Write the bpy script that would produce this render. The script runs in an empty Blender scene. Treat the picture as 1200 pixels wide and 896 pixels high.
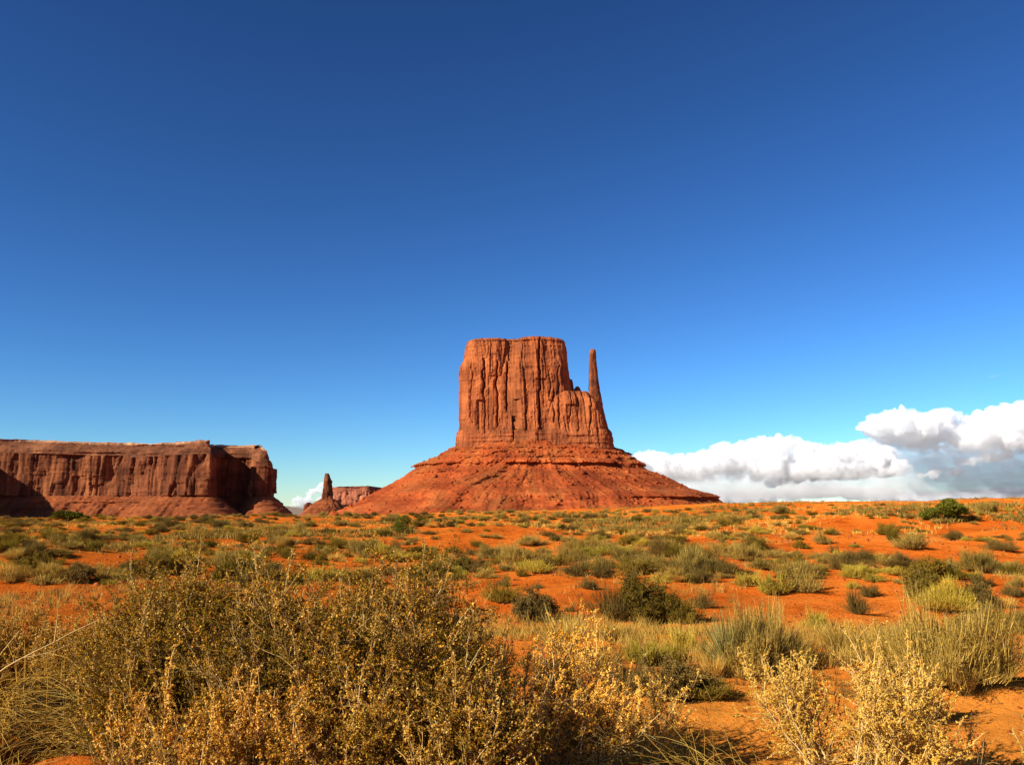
import bpy, math, random
import numpy as np
from mathutils import Vector

random.seed(7)
RNG = np.random.default_rng(7)
R = math.radians
scene = bpy.context.scene
col = scene.collection

# ------------------------------------------------------------------ camera
F = 1018.0                      # focal length in photo pixels (1200 wide)
EYE = 1.7
HOR = 592.0                     # eye level row in the photo
PITCH = math.atan((HOR - 448.0) / F)
cam_d = bpy.data.cameras.new('camera')
cam_d.sensor_width = 36.0
cam_d.lens = 36.0 * F / 1200.0
cam_d.clip_start = 0.05
cam_d.clip_end = 120000.0
cam = bpy.data.objects.new('camera', cam_d)
col.objects.link(cam)
cam.location = (0, 0, EYE)
cam.rotation_euler = (R(90) + PITCH, 0, 0)
scene.camera = cam

# ------------------------------------------------------------------ world, sun, exposure
SUN_EL = R(29)
SUN_AZ = R(57)                  # sun stands behind the camera, this far round to the left
to_sun = Vector((-math.sin(SUN_AZ) * math.cos(SUN_EL), -math.cos(SUN_AZ) * math.cos(SUN_EL), math.sin(SUN_EL)))
world = bpy.data.worlds.new('World')
scene.world = world
world.use_nodes = True
wn = world.node_tree
wn.nodes.clear()
w_out = wn.nodes.new('ShaderNodeOutputWorld')
w_bg = wn.nodes.new('ShaderNodeBackground')
w_sky = wn.nodes.new('ShaderNodeTexSky')
w_sky.sky_type = 'NISHITA'
w_sky.sun_disc = False
w_sky.sun_elevation = SUN_EL
w_sky.sun_rotation = math.atan2(to_sun.x, to_sun.y)
w_sky.altitude = 1700
w_sky.air_density = 1.1
w_sky.dust_density = 0.0
w_sky.ozone_density = 8.0
w_gam = wn.nodes.new('ShaderNodeGamma')
w_gam.inputs[1].default_value = 1.55
w_hsv = wn.nodes.new('ShaderNodeHueSaturation')
w_hsv.inputs['Saturation'].default_value = 1.0
w_bg.inputs['Strength'].default_value = 0.0385
wn.links.new(w_sky.outputs[0], w_gam.inputs[0])
wn.links.new(w_gam.outputs[0], w_hsv.inputs['Color'])
w_wb = wn.nodes.new('ShaderNodeMix')      # camera white balance of the sky
w_wb.data_type = 'RGBA'
w_wb.blend_type = 'MULTIPLY'
w_wb.inputs[0].default_value = 1.0
w_wb.inputs[7].default_value = (.95, .95, .82, 1)
wn.links.new(w_hsv.outputs[0], w_wb.inputs[6])
wn.links.new(w_wb.outputs[2], w_bg.inputs[0])
wn.links.new(w_bg.outputs[0], w_out.inputs['Surface'])

sun_d = bpy.data.lights.new('sun', 'SUN')
sun_d.energy = 5.0
sun_d.angle = R(0.5)
sun_d.color = (1.0, 0.93, 0.80)
sun = bpy.data.objects.new('sun', sun_d)
col.objects.link(sun)
sun.rotation_euler = (-to_sun).to_track_quat('-Z', 'Y').to_euler()
sun.location = (-60, -40, 60)

scene.view_settings.view_transform = 'Standard'
scene.view_settings.look = 'None'
scene.view_settings.gamma = 1.0
scene.view_settings.use_curve_mapping = False
scene.view_settings.exposure = 0.72
cy = scene.cycles
cy.max_bounces = 64
cy.diffuse_bounces = 3
cy.transparent_max_bounces = 8
cy.volume_bounces = 64
cy.use_denoising = True

# ------------------------------------------------------------------ noise
def _hash(ix, iy, iz, seed):
    h = (ix.astype(np.int64) * 374761393 + iy.astype(np.int64) * 668265263 + iz.astype(np.int64) * 2147483647 + seed * 974634777) & 0xffffffff
    h = ((h ^ (h >> 13)) * 1274126177) & 0xffffffff
    h = ((h ^ (h >> 16)) * 2246822519) & 0xffffffff
    h = h ^ (h >> 15)
    return (h & 0xffffff) / float(0xffffff)

def vn(x, y, z, seed=0):
    x, y, z = np.broadcast_arrays(np.asarray(x, float), np.asarray(y, float), np.asarray(z, float))
    ix, iy, iz = np.floor(x), np.floor(y), np.floor(z)
    fx, fy, fz = x - ix, y - iy, z - iz
    fx, fy, fz = [t * t * t * (t * (t * 6 - 15) + 10) for t in (fx, fy, fz)]
    r = 0
    for a in (0, 1):
        for b in (0, 1):
            for c in (0, 1):
                w = (fx if a else 1 - fx) * (fy if b else 1 - fy) * (fz if c else 1 - fz)
                r = r + w * _hash(ix + a, iy + b, iz + c, seed)
    return r * 2 - 1

def fbm(x, y, z, o=4, seed=0, gain=.5):
    s, a, t = 0, 1.0, 0
    for k in range(o):
        f = 2.03 ** k
        s = s + a * vn(x * f + 17.3 * k, y * f + 5.1 * k, z * f, seed + k)
        t += a
        a *= gain
    return s / t

def sst(a, b, x):
    t = np.clip((x - a) / (b - a), 0, 1)
    return t * t * (3 - 2 * t)

# ------------------------------------------------------------------ helpers
def mesh_np(name, V, Fc, mat=None, smooth=False):
    me = bpy.data.meshes.new(name)
    V = np.ascontiguousarray(V, dtype=np.float32)
    if not isinstance(Fc, (list, tuple)):
        Fc = [Fc]
    Fc = [np.asarray(f) for f in Fc if len(f)]
    me.vertices.add(len(V))
    me.vertices.foreach_set('co', V.ravel())
    tot = sum(f.size for f in Fc)
    npoly = sum(len(f) for f in Fc)
    me.loops.add(tot)
    me.polygons.add(npoly)
    me.loops.foreach_set('vertex_index', np.concatenate([f.ravel() for f in Fc]).astype(np.int32))
    st, cur = [], 0
    for f in Fc:
        k = f.shape[1]
        st.append(cur + np.arange(len(f)) * k)
        cur += f.size
    me.polygons.foreach_set('loop_start', np.concatenate(st).astype(np.int32))
    if smooth:
        me.polygons.foreach_set('use_smooth', np.ones(npoly, dtype=bool))
    me.update(calc_edges=True)
    if mat:
        me.materials.append(mat)
    return me

def obj(name, me, parent=None, loc=None):
    o = bpy.data.objects.new(name, me)
    col.objects.link(o)
    if parent is not None:
        o.parent = parent
    if loc is not None:
        o.location = loc
    return o

def tag(o, label=None, cat=None, group=None, kind=None):
    if label: o['label'] = label
    if cat: o['category'] = cat
    if group: o['group'] = group
    if kind: o['kind'] = kind
    return o

def thing(name, label, cat, loc=(0, 0, 0), group=None, rz=0.0):
    o = bpy.data.objects.new(name, None)
    o.empty_display_size = 0.2
    col.objects.link(o)
    o.location = loc
    o.rotation_euler = (0, 0, rz)
    return tag(o, label, cat, group)

def dup(root, loc, rz, sc, label, group=None):
    r = root.copy()
    col.objects.link(r)
    r.location = loc
    r.rotation_euler = (0, 0, rz)
    r.scale = sc
    r['label'] = label
    if group:
        r['group'] = group
    elif 'group' in r:
        del r['group']
    for ch in root.children:
        c = ch.copy()
        col.objects.link(c)
        c.parent = r
    return r

def ray(px, py):
    cp, sp = math.cos(PITCH), math.sin(PITCH)
    x = px - 600.0
    u = 448.0 - py
    return np.array((x, F * cp - u * sp, F * sp + u * cp)) / F

def at(px, py, Y):
    d = ray(px, py)
    t = Y / d[1]
    return np.array((d[0] * t, Y, EYE + d[2] * t))

def grid_faces(n, m, close=False):
    a = np.arange(n * m).reshape(n, m)
    if close:
        b = np.roll(a, -1, axis=1)
        return np.stack([a[:-1], b[:-1], b[1:], a[1:]], -1).reshape(-1, 4)
    return np.stack([a[:-1, :-1], a[:-1, 1:], a[1:, 1:], a[1:, :-1]], -1).reshape(-1, 4)

# ------------------------------------------------------------------ materials
def nodes_mat(name):
    m = bpy.data.materials.new(name)
    m.use_nodes = True
    nt = m.node_tree
    for n in list(nt.nodes):
        nt.nodes.remove(n)
    out = nt.nodes.new('ShaderNodeOutputMaterial')
    return m, nt, out

def ramp(nt, fac, stops):
    r = nt.nodes.new('ShaderNodeValToRGB')
    el = r.color_ramp.elements
    while len(el) < len(stops):
        el.new(0.5)
    for e, (p, c) in zip(el, stops):
        e.position = p
        e.color = (*c, 1)
    nt.links.new(fac, r.inputs[0])
    return r.outputs[0]

def noise(nt, scale, detail=4, rough=.55, mapping=None, dist=0.0):
    n = nt.nodes.new('ShaderNodeTexNoise')
    n.inputs['Scale'].default_value = scale
    n.inputs['Detail'].default_value = detail
    n.inputs['Roughness'].default_value = rough
    n.inputs['Distortion'].default_value = dist
    if mapping is not None:
        nt.links.new(mapping, n.inputs['Vector'])
    return n.outputs['Fac']

def position(nt, sc=(1, 1, 1)):
    g = nt.nodes.new('ShaderNodeNewGeometry')
    mp = nt.nodes.new('ShaderNodeMapping')
    mp.inputs['Scale'].default_value = sc
    nt.links.new(g.outputs['Position'], mp.inputs['Vector'])
    return mp.outputs[0]

def mix(nt, a, b, f, mode='MIX'):
    m = nt.nodes.new('ShaderNodeMix')
    m.data_type = 'RGBA'
    m.blend_type = mode
    for s, v in ((m.inputs[0], f), (m.inputs[6], a), (m.inputs[7], b)):
        if hasattr(v, 'links'):
            nt.links.new(v, s)
        elif isinstance(v, (int, float)):
            s.default_value = v
        else:
            s.default_value = (*v, 1)
    return m.outputs[2]

def rock_mat(name, base, dark, light, streak=0.03, band=0.12, size=1.0, bump=1.0, crack=1.0):
    """Desert sandstone: vertical varnish streaks, thin level beds, blotches."""
    m, nt, out = nodes_mat(name)
    p_str = position(nt, (streak / size, streak / size, streak * .12 / size))
    p_iso = position(nt, (1 / size, 1 / size, 1 / size))
    p_bed = position(nt, (.004 / size, .004 / size, band / size))
    c = ramp(nt, noise(nt, 1.0, 6, .62, p_str, .3), [(.30, dark), (.48, base), (.72, light)])
    p_s2 = position(nt, (streak * 4 / size, streak * 4 / size, streak * .22 / size))
    st2 = ramp(nt, noise(nt, 1.0, 4, .6, p_s2, .2), [(.36, (.50, .44, .44)), (.48, (1, 1, 1)), (.66, (1.14, 1.12, 1.08))])
    c = mix(nt, c, st2, .8 * crack, 'MULTIPLY')
    blot = ramp(nt, noise(nt, .018, 5, .6, p_iso), [(.35, (.62, .58, .58)), (.62, (1.12, 1.08, 1.0))])
    c = mix(nt, c, blot, 1.0, 'MULTIPLY')
    bed = ramp(nt, noise(nt, 1.0, 3, .6, p_bed), [(.38, (.74, .70, .70)), (.52, (1, 1, 1)), (.68, (1.12, 1.1, 1.06))])
    c = mix(nt, c, bed, .75, 'MULTIPLY')
    fine = ramp(nt, noise(nt, .25, 5, .7, p_iso), [(.3, (.78, .76, .76)), (.7, (1.15, 1.13, 1.1))])
    c = mix(nt, c, fine, .8, 'MULTIPLY')
    b = nt.nodes.new('ShaderNodeBsdfPrincipled')
    b.inputs['Roughness'].default_value = .95
    b.inputs['Specular IOR Level'].default_value = .1
    nt.links.new(c, b.inputs['Base Color'])
    bm = nt.nodes.new('ShaderNodeBump')
    bm.inputs['Strength'].default_value = .7 * bump
    bm.inputs['Distance'].default_value = 2.0 * size
    nt.links.new(noise(nt, .12, 6, .65, p_iso), bm.inputs['Height'])
    nt.links.new(bm.outputs[0], b.inputs['Normal'])
    nt.links.new(b.outputs[0], out.inputs[0])
    return m

def leaf_mat(name, cols, trans=.15, rough=.7):
    """Foliage: colour differs from leaf to leaf and from plant to plant."""
    m, nt, out = nodes_mat(name)
    g = nt.nodes.new('ShaderNodeNewGeometry')
    n = len(cols)
    c = ramp(nt, g.outputs['Random Per Island'], [((i + .5) / n, k) for i, k in enumerate(cols)])
    oi = nt.nodes.new('ShaderNodeObjectInfo')
    v = ramp(nt, oi.outputs['Random'], [(0, (.70, .70, .66)), (.5, (1, 1, 1)), (1, (1.32, 1.20, 1.05))])
    c = mix(nt, c, v, 1.0, 'MULTIPLY')
    d = nt.nodes.new('ShaderNodeBsdfDiffuse')
    t = nt.nodes.new('ShaderNodeBsdfTranslucent')
    ms = nt.nodes.new('ShaderNodeMixShader')
    ms.inputs[0].default_value = trans
    nt.links.new(c, d.inputs[0])
    nt.links.new(c, t.inputs[0])
    nt.links.new(d.outputs[0], ms.inputs[1])
    nt.links.new(t.outputs[0], ms.inputs[2])
    nt.links.new(ms.outputs[0], out.inputs[0])
    return m

def soil_mat():
    m, nt, out = nodes_mat('red_soil')
    p = position(nt)
    c = ramp(nt, noise(nt, .22, 6, .6, p, .4), [(.30, (.50, .095, .010)), (.50, (.63, .132, .013)), (.70, (.69, .180, .022))])
    big = ramp(nt, noise(nt, .035, 4, .55, p), [(.35, (.80, .72, .66)), (.65, (1.12, 1.18, 1.25))])
    c = mix(nt, c, big, .8, 'MULTIPLY')
    pat = ramp(nt, noise(nt, .9, 6, .7, p, .6), [(.36, (.66, .58, .52)), (.48, (1, 1, 1)), (.62, (1.08, 1.20, 1.35))])
    c = mix(nt, c, pat, .75, 'MULTIPLY')
    grit = ramp(nt, noise(nt, 14, 5, .75, p), [(.30, (.50, .44, .42)), (.5, (1, 1, 1)), (.72, (1.25, 1.28, 1.32))])
    c = mix(nt, c, grit, .8, 'MULTIPLY')
    v = nt.nodes.new('ShaderNodeTexVoronoi')
    v.inputs['Scale'].default_value = 9.0
    nt.links.new(p, v.inputs['Vector'])
    peb = ramp(nt, v.outputs['Distance'], [(.06, (.55, .5, .5)), (.12, (1, 1, 1))])
    c = mix(nt, c, peb, .55, 'MULTIPLY')
    at_ = nt.nodes.new('ShaderNodeAttribute')
    at_.attribute_name = 'sand'
    c = mix(nt, c, mix(nt, (.74, .285, .040), c, .3), at_.outputs['Fac'])
    at2 = nt.nodes.new('ShaderNodeAttribute')
    at2.attribute_name = 'scrubland'
    c = mix(nt, c, (.19, .175, .14), at2.outputs['Fac'])
    b = nt.nodes.new('ShaderNodeBsdfDiffuse')
    b.inputs['Roughness'].default_value = .6
    nt.links.new(c, b.inputs[0])
    h = nt.nodes.new('ShaderNodeMath')
    h.operation = 'ADD'
    nt.links.new(noise(nt, 3.0, 8, .68, p, .2), h.inputs[0])
    h2 = nt.nodes.new('ShaderNodeMath')
    h2.operation = 'MULTIPLY'
    h2.inputs[1].default_value = .35
    nt.links.new(noise(nt, 22.0, 5, .7, p), h2.inputs[0])
    nt.links.new(h2.outputs[0], h.inputs[1])
    bm = nt.nodes.new('ShaderNodeBump')
    bm.inputs['Strength'].default_value = 1.0
    bm.inputs['Distance'].default_value = .14
    nt.links.new(h.outputs[0], bm.inputs['Height'])
    nt.links.new(bm.outputs[0], b.inputs['Normal'])
    nt.links.new(b.outputs[0], out.inputs[0])
    return m

def cloud_mat(name, dens, zlo=None, zhi=None, px=14.7, scale=9.0, flat=1.0, lo=.36, hi=.66, floor=.06, step=3.0):
    """Vapour: billowy density, thinning out towards the cloud base."""
    m, nt, out = nodes_mat(name)
    v = nt.nodes.new('ShaderNodeVolumeScatter')
    v.inputs['Color'].default_value = (1, 1, 1, 1)
    v.inputs['Density'].default_value = dens
    v.inputs['Anisotropy'].default_value = 0.0
    nt.links.new(v.outputs[0], out.inputs['Volume'])
    if zlo is not None:
        p = position(nt, (1 / px / scale, 1 / px / scale, flat / px / scale))
        n = noise(nt, 1.0, 4, .62, p, .3)
        mr = nt.nodes.new('ShaderNodeMapRange')
        mr.interpolation_type = 'SMOOTHSTEP'
        for i_, v_ in enumerate((lo, hi, floor, 1.0)):
            mr.inputs[1 + i_].default_value = v_
        nt.links.new(n, mr.inputs[0])
        g = nt.nodes.new('ShaderNodeNewGeometry')
        sx = nt.nodes.new('ShaderNodeSeparateXYZ')
        nt.links.new(g.outputs['Position'], sx.inputs[0])
        mz = nt.nodes.new('ShaderNodeMapRange')
        mz.interpolation_type = 'SMOOTHSTEP'
        for i_, v_ in enumerate((zlo, zhi, .0, dens)):
            mz.inputs[1 + i_].default_value = v_
        nt.links.new(sx.outputs[2], mz.inputs[0])
        mu = nt.nodes.new('ShaderNodeMath')
        mu.operation = 'MULTIPLY'
        nt.links.new(mr.outputs[0], mu.inputs[0])
        nt.links.new(mz.outputs[0], mu.inputs[1])
        nt.links.new(mu.outputs[0], v.inputs['Density'])
        m.cycles.volume_step_rate = step
    return m

M = dict(
    soil=soil_mat(),
    cliff=rock_mat('butte_cliff_rock', (.37, .108, .036), (.145, .050, .025), (.49, .160, .052), .050, .10),
    talus=rock_mat('butte_talus_rock', (.39, .082, .020), (.31, .062, .017), (.42, .135, .035), .016, .11, bump=1.3, crack=.25),
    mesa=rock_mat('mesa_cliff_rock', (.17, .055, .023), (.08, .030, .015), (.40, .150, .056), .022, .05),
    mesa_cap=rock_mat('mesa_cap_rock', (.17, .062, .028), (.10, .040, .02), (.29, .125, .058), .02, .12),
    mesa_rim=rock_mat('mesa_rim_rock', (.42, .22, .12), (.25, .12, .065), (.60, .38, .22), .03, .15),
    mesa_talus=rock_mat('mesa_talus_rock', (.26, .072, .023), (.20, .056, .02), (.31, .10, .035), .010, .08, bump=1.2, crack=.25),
    far=rock_mat('far_rock', (.38, .125, .066), (.27, .09, .052), (.47, .19, .105), .02, .03, 2.0),
    sage=leaf_mat('sagebrush_leaf', [(.21, .134, .020), (.30, .190, .034), (.41, .268, .055), (.50, .338, .085)]),
    dark=leaf_mat('dark_shrub_leaf', [(.11, .078, .007), (.165, .112, .011), (.23, .145, .018), (.28, .18, .03)]),
    brown=leaf_mat('brown_shrub_leaf', [(.13, .075, .018), (.19, .115, .028), (.25, .16, .045), (.17, .12, .025)]),
    yellow=leaf_mat('rabbitbrush_leaf', [(.33, .225, .022), (.45, .315, .035), (.55, .41, .07), (.38, .285, .035)]),
    straw=leaf_mat('dry_grass_blade', [(.48, .27, .04), (.60, .37, .07), (.70, .48, .12), (.40, .22, .03)], .2),
    green=leaf_mat('green_juniper_leaf', [(.075, .075, .006), (.11, .115, .010), (.15, .145, .018), (.19, .17, .03)]),
    yucca=leaf_mat('yucca_blade', [(.27, .25, .07), (.36, .32, .10), (.44, .38, .13)], .1),
    olive=leaf_mat('saltbush_leaf', [(.11, .070, .003), (.17, .105, .005), (.24, .145, .009), (.14, .088, .004), (.40, .20, .016)], .08),
    seed=leaf_mat('saltbush_seed', [(.46, .18, .010), (.64, .31, .025), (.80, .46, .06), (.90, .62, .15), (.38, .14, .008)], .18),
    seed_gold=leaf_mat('pale_gold_seed', [(.70, .39, .04), (.82, .51, .075), (.90, .64, .15), (.58, .28, .02)], .2),
    stem=leaf_mat('woody_stem', [(.20, .11, .035), (.30, .18, .06), (.46, .30, .11), (.13, .07, .025)], 0),
    pale_stem=leaf_mat('bleached_stem', [(.58, .38, .13), (.72, .52, .22), (.44, .26, .07)], 0),
    bark=leaf_mat('juniper_bark', [(.12, .08, .05), (.16, .11, .07)], 0),
    stone=rock_mat('loose_stone', (.40, .105, .028), (.30, .08, .022), (.50, .17, .06), .2, 3.0, .05),
)

# ------------------------------------------------------------------ terrain
HX = [-400, 0, 200, 340, 480, 600, 700, 800, 850, 1000, 1080, 1200, 1500]
HY = [607, 606, 605, 604, 602, 599, 596, 592, 589, 588, 587, 585, 583]
MOUNDS = [  # x, y, rx, ry, h
    (-1.4, 40, 4.2, 5.5, .85), (2.6, 44, 4.0, 5, .55), (19, 47, 8, 6, 1.0), (28, 50, 6, 6, 1.1), (11, 29, 7, 5, .72), (21, 33, 6, 5, .8),
    (5, 21, 5, 3.5, .42), (-14, 26, 6, 4, .45), (-25, 40, 8, 6, .5), (9.5, 19, 3.5, 2.6, .28), (-2.86, 5.5, .75, .42, .27), (-2.4, 5.4, .4, .3, .12),
    (16, 24, 4, 3, .35), (1.2, 17.5, 3, 2.5, .15), (2.6, 7.4, 1.4, .5, .10), (4.6, 8.6, 1.2, .7, .14),
]

def hgt(x, y):
    x = np.asarray(x, float)
    y = np.asarray(y, float)
    d = np.hypot(x, y) + 1e-6
    px = np.where(y > 0, 600 + F * x / np.maximum(y, .2 * d), np.where(x > 0, 1500, -400))
    e = (HOR - np.interp(np.clip(px, -400, 1500), HX, HY)) / F
    e = e * sst(-.2, .25, y / d)
    D0 = 150.0
    zf = EYE + e * D0
    z = sst(14, D0, d) * zf
    z = z + np.where(d > D0, (np.minimum(e, 0) - .004) * (d - D0), 0)
    z = np.maximum(z, -46 + 0 * z)
    near = sst(5, 40, d)
    z = z + fbm(x / 13.0, y / 13.0, 0.5, 4, 11) * (.10 + .50 * near)
    z = z + fbm(x / 3.6, y / 3.6, 3.5, 3, 21) * (.05 + .10 * near)
    z = z + (np.abs(fbm(x / 1.1, y / 1.1, 7.5, 3, 31)) - .25) * .10 * (1 - sst(30, 90, d))
    z = z + fbm(x / .28, y / .28, 2.5, 3, 35) * .035 * (1 - sst(9, 18, d))
    z = z - np.clip(fbm(x / .5, y / .5, 4.5, 2, 36) - .25, 0, 1) * .12 * (1 - sst(12, 26, d))
    for mx, my, rx, ry, h in MOUNDS:
        q = ((x - mx) / rx) ** 2 + ((y - my) / ry) ** 2
        z = z + h * np.exp(-q * 1.6)
    z = z - .05
    return z

def ground_hit(px, py, far=400.0):
    d = ray(px, py)
    ts = np.concatenate([np.arange(2.5, 40, .05), np.arange(40, far, .5)])
    z = EYE + d[2] * ts
    h = hgt(d[0] * ts, d[1] * ts)
    k = np.argmax(z < h)
    if not (z < h).any():
        return None
    t = ts[k]
    x, y = d[0] * t, d[1] * t
    return np.array((x, y, float(hgt(x, y))))

rad = np.concatenate([[.3], np.geomspace(.8, 60000, 640)])
ang = np.concatenate([np.arange(-180, -44, 3.0), np.arange(-44, 44, .16), np.arange(44, 180.01, 3.0)])
A, RR = np.meshgrid(np.radians(ang), rad)
TX, TY = RR * np.sin(A), RR * np.cos(A)
TZ = hgt(TX, TY)
V = np.stack([TX, TY, TZ], -1).reshape(-1, 3)
n_r, n_a = A.shape
ground = obj('ground', mesh_np('ground', V, grid_faces(n_r, n_a)[:, ::-1], M['soil'], True))
q_ = V[:, 0] - 3.2, V[:, 1] - 7.2
sandv = np.clip(1.25 * np.exp(-(q_[0] / 4.2) ** 2 - (q_[1] / 2.6) ** 2) + .9 * np.exp(-((V[:, 0] - 4) / 6) ** 2 - ((V[:, 1] - 12) / 2.2) ** 2) + .35 * fbm(V[:, 0] / 1.3, V[:, 1] / 1.3, 0, 3, 301), 0, 1)
ground.data.attributes.new('sand', 'FLOAT', 'POINT').data.foreach_set('value', sandv.astype(np.float32))
ground.data.attributes.new('scrubland', 'FLOAT', 'POINT').data.foreach_set('value', (.9 * sst(2600, 5200, np.hypot(V[:, 0], V[:, 1]))).astype(np.float32))
tag(ground, 'rolling red desert soil with low bare hummocks', kind='structure')

# ------------------------------------------------------------------ rock formations
def ring_stack(prof, cyw, depth, D, n=360, exps=4.0, disp=None, cap=True, front=.62, lean=0.0, nz=120):
    """prof: rows (py, xl, xr, extra depth) seen from the photo; builds a closed body of rings at distance D."""
    prof = sorted(prof)
    P = np.array(prof, float)
    py = np.linspace(P[0, 0], P[-1, 0], nz)
    xl = np.interp(py, P[:, 0], P[:, 1])
    xr = np.interp(py, P[:, 0], P[:, 2])
    ex = np.interp(py, P[:, 0], P[:, 3])
    # ring parameter: even arc length on a boxy oval, denser on the side we can see
    t = np.linspace(0, 2 * np.pi, 4000, endpoint=False)
    def se(c):
        return np.sign(c) * np.abs(c) ** (2 / exps)
    ux, uy = se(np.cos(t)), se(np.sin(t))
    w = np.hypot(np.roll(ux, -1) - ux, .6 * (np.roll(uy, -1) - uy)) * np.where(uy < .3, 1.0, .35)
    cum = np.cumsum(w)
    ti = np.interp(np.linspace(0, cum[-1], n, endpoint=False), cum, np.arange(len(t)))
    ux, uy = ux[ti.astype(int)], uy[ti.astype(int)]
    Z = np.array([at(600, q, D)[2] for q in py])
    XL = np.array([at(a, q, D)[0] for a, q in zip(xl, py)])
    XR = np.array([at(a, q, D)[0] for a, q in zip(xr, py)])
    cx, ax = (XL + XR) / 2, (XR - XL) / 2
    X = cx[:, None] + ax[:, None] * ux[None]
    Y = D + cyw + (depth + ex)[:, None] * uy[None]
    Zg = np.repeat(Z[:, None], n, 1)
    if disp is not None:
        nx, ny = np.sign(ux) * np.abs(ux) ** (exps - 1), np.sign(uy) * np.abs(uy) ** (exps - 1)
        nl = np.hypot(nx, ny)
        nx, ny = nx / nl, ny / nl
        dd, dz = disp(X, Y, Zg, py[:, None], nx[None], ny[None])
        X = X + nx[None] * dd
        Y = Y + ny[None] * dd
        Zg = Zg + dz
    V = np.stack([X, Y, Zg], -1).reshape(-1, 3)
    faces = [grid_faces(nz, n, True)]
    if cap:
        ctr = np.array([[X[0].mean(), Y[0].mean(), Zg[0].mean()]])
        # inner rings for the top so it carries some relief
        tops = []
        for k, f in enumerate((.8, .5, .2)):
            tx = X[0].mean() + (X[0] - X[0].mean()) * f
            ty = Y[0].mean() + (Y[0] - Y[0].mean()) * f
            tz = Zg[0] * f + Zg[0].mean() * (1 - f) + 1.2 * vn(tx / 14, ty / 14, 0, 5) - .5
            tops.append(np.stack([tx, ty, tz], -1))
        base = len(V)
        V = np.concatenate([V] + tops)
        prev = np.arange(n)
        for k in range(3):
            cur = base + k * n + np.arange(n)
            faces.append(np.stack([cur, np.roll(cur, -1), np.roll(prev, -1), prev], -1))
            prev = cur
        V = np.concatenate([V, ctr])
        c = len(V) - 1
        faces.append(np.stack([np.full(n, c), np.roll(prev, -1), prev], -1))
    return V, [f[:, ::-1] for f in faces]

BD = 1600.0
S = BD / F     # metres per photo pixel at the butte

def px_of(X, Y):
    return 600 + F * X / Y * .995

# vertical cracks of the main wall: photo column, from row, to row, half width px, depth m
CRACKS = [(566, 428, 470, 1.1, 9), (567, 470, 512, .9, 5), (582, 430, 505, 1.2, 8), (594.5, 430, 486, 1.2, 10), (601, 486, 520, .9, 8), (632.5, 404, 500, 1.3, 11), (631, 500, 520, .8, 5), (648, 462, 500, 1.1, 10),
          (645, 440, 470, .8, 6), (574, 405, 440, .7, 4), (612, 408, 440, .7, 4), (655, 430, 500, .8, 6), (669, 470, 500, .8, 6), (679, 472, 516, .8, 5), (552, 430, 500, .8, 4.5), (617, 455, 515, .7, 4), (692, 470, 512, .9, 6)]

def slabs(u, zz, wid, hgt_, off, tilt, sd):
    # upright slabs of rock with sharp joints, each broken at its own heights
    u = u / wid + .55 * vn(u / (wid * 1.7), zz / (hgt_ * 1.4), 0, sd + 9)
    ku = np.floor(u)
    kz = np.floor(zz / hgt_ + 7 * _hash(ku, ku * 0, ku * 0, sd))
    fu = u - ku
    return (_hash(ku, kz, ku * 0, sd + 1) - .5) * off + (fu - .5) * (_hash(ku, kz, ku * 0, sd + 2) - .42) * tilt

def cliff_disp(X, Y, Z, py, nx, ny):
    frt = np.clip(-ny * 1.4, 0, 1)
    low = sst(506, 512, py)                     # bedded foot of the wall
    k = 1 - .8 * low
    warp = 5 * fbm(X / 40, Y / 40, Z / 90, 3, 41)
    fl = fbm((X + warp) / 17, Y / 17, Z / 150, 3, 42)
    rid = (1 - np.abs(fl) * 2.2)
    d = fl * 2.2 * k
    uu = X + warp * .4 + .8 * Y
    d = d + slabs(uu, Z, 23.0, 130.0, 6.5, 8.0, 430) * k
    d = d + slabs(uu + 7, Z, 9.5, 55.0, 3.2, 3.6, 440) * k
    d = d + slabs(uu + 3, Z, 4.0, 17.0, 1.3, 1.2, 450) * (.4 + .6 * k)
    d = d + fbm((X + warp) / 6.0, Y / 6.0, Z / 30, 3, 43) * .8 * k
    d = d + fbm(X / 4, Y / 4, Z / 4, 3, 45) * 1.1
    d = d + low * (np.floor(vn(X / 60, Y / 60, Z / 3.2, 46) * 3) / 3 * 2.2)
    px = px_of(X, Y)
    for cx, a, b, w, dep in CRACKS:
        wob = 1.6 * vn(Z / 18, cx, 0, 47) + .6 * vn(Z / 6, cx, 3, 48)
        g = 1.15 * np.exp(-((px - cx - wob) / (w * .68)) ** 2) * sst(a - 4, a + 3, py) * (1 - sst(b - 6, b + 2, py))
        d = d - g * dep * frt
        # one lip of each crack stands out
        g2 = np.exp(-((px - cx - wob + 4.0) / 3.0) ** 2) * sst(a - 10, a + 10, py) * (1 - sst(b - 10, b + 6, py))
        d = d + g2 * .9 * frt
    d = d * (1 - .55 * np.abs(nx)) - .8
    d = d + 2.6 * (1 - sst(404.5, 406, py)) + 1.2 * (1 - sst(411, 412, py))     # thin projecting caprock
    # uneven skyline
    edge = 1 - sst(396, 410, py)
    dz = edge * np.where(py < 409, (np.interp(px, [540, 552, 560, 584, 592, 604, 616, 628, 642, 652, 660, 672], [-4.5, -2.5, -1, -1, -2.5, -2, 3.4, 4.0, 3.6, 1.0, -1.5, -5]) * 1.0 - .5 + .8 * vn(px / 3, 0, 0, 50)), 0)
    return d, dz

butte = thing('sandstone_butte', 'tall red sandstone butte with a thin rock finger, standing on a broad talus cone', 'butte', (0, BD, 0))
def child(name, V, Fc, mat, parent, smooth=False):
    V = np.asarray(V) - np.array(parent.location)
    return obj(name, mesh_np(name, V, Fc, mat, smooth), parent)

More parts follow.
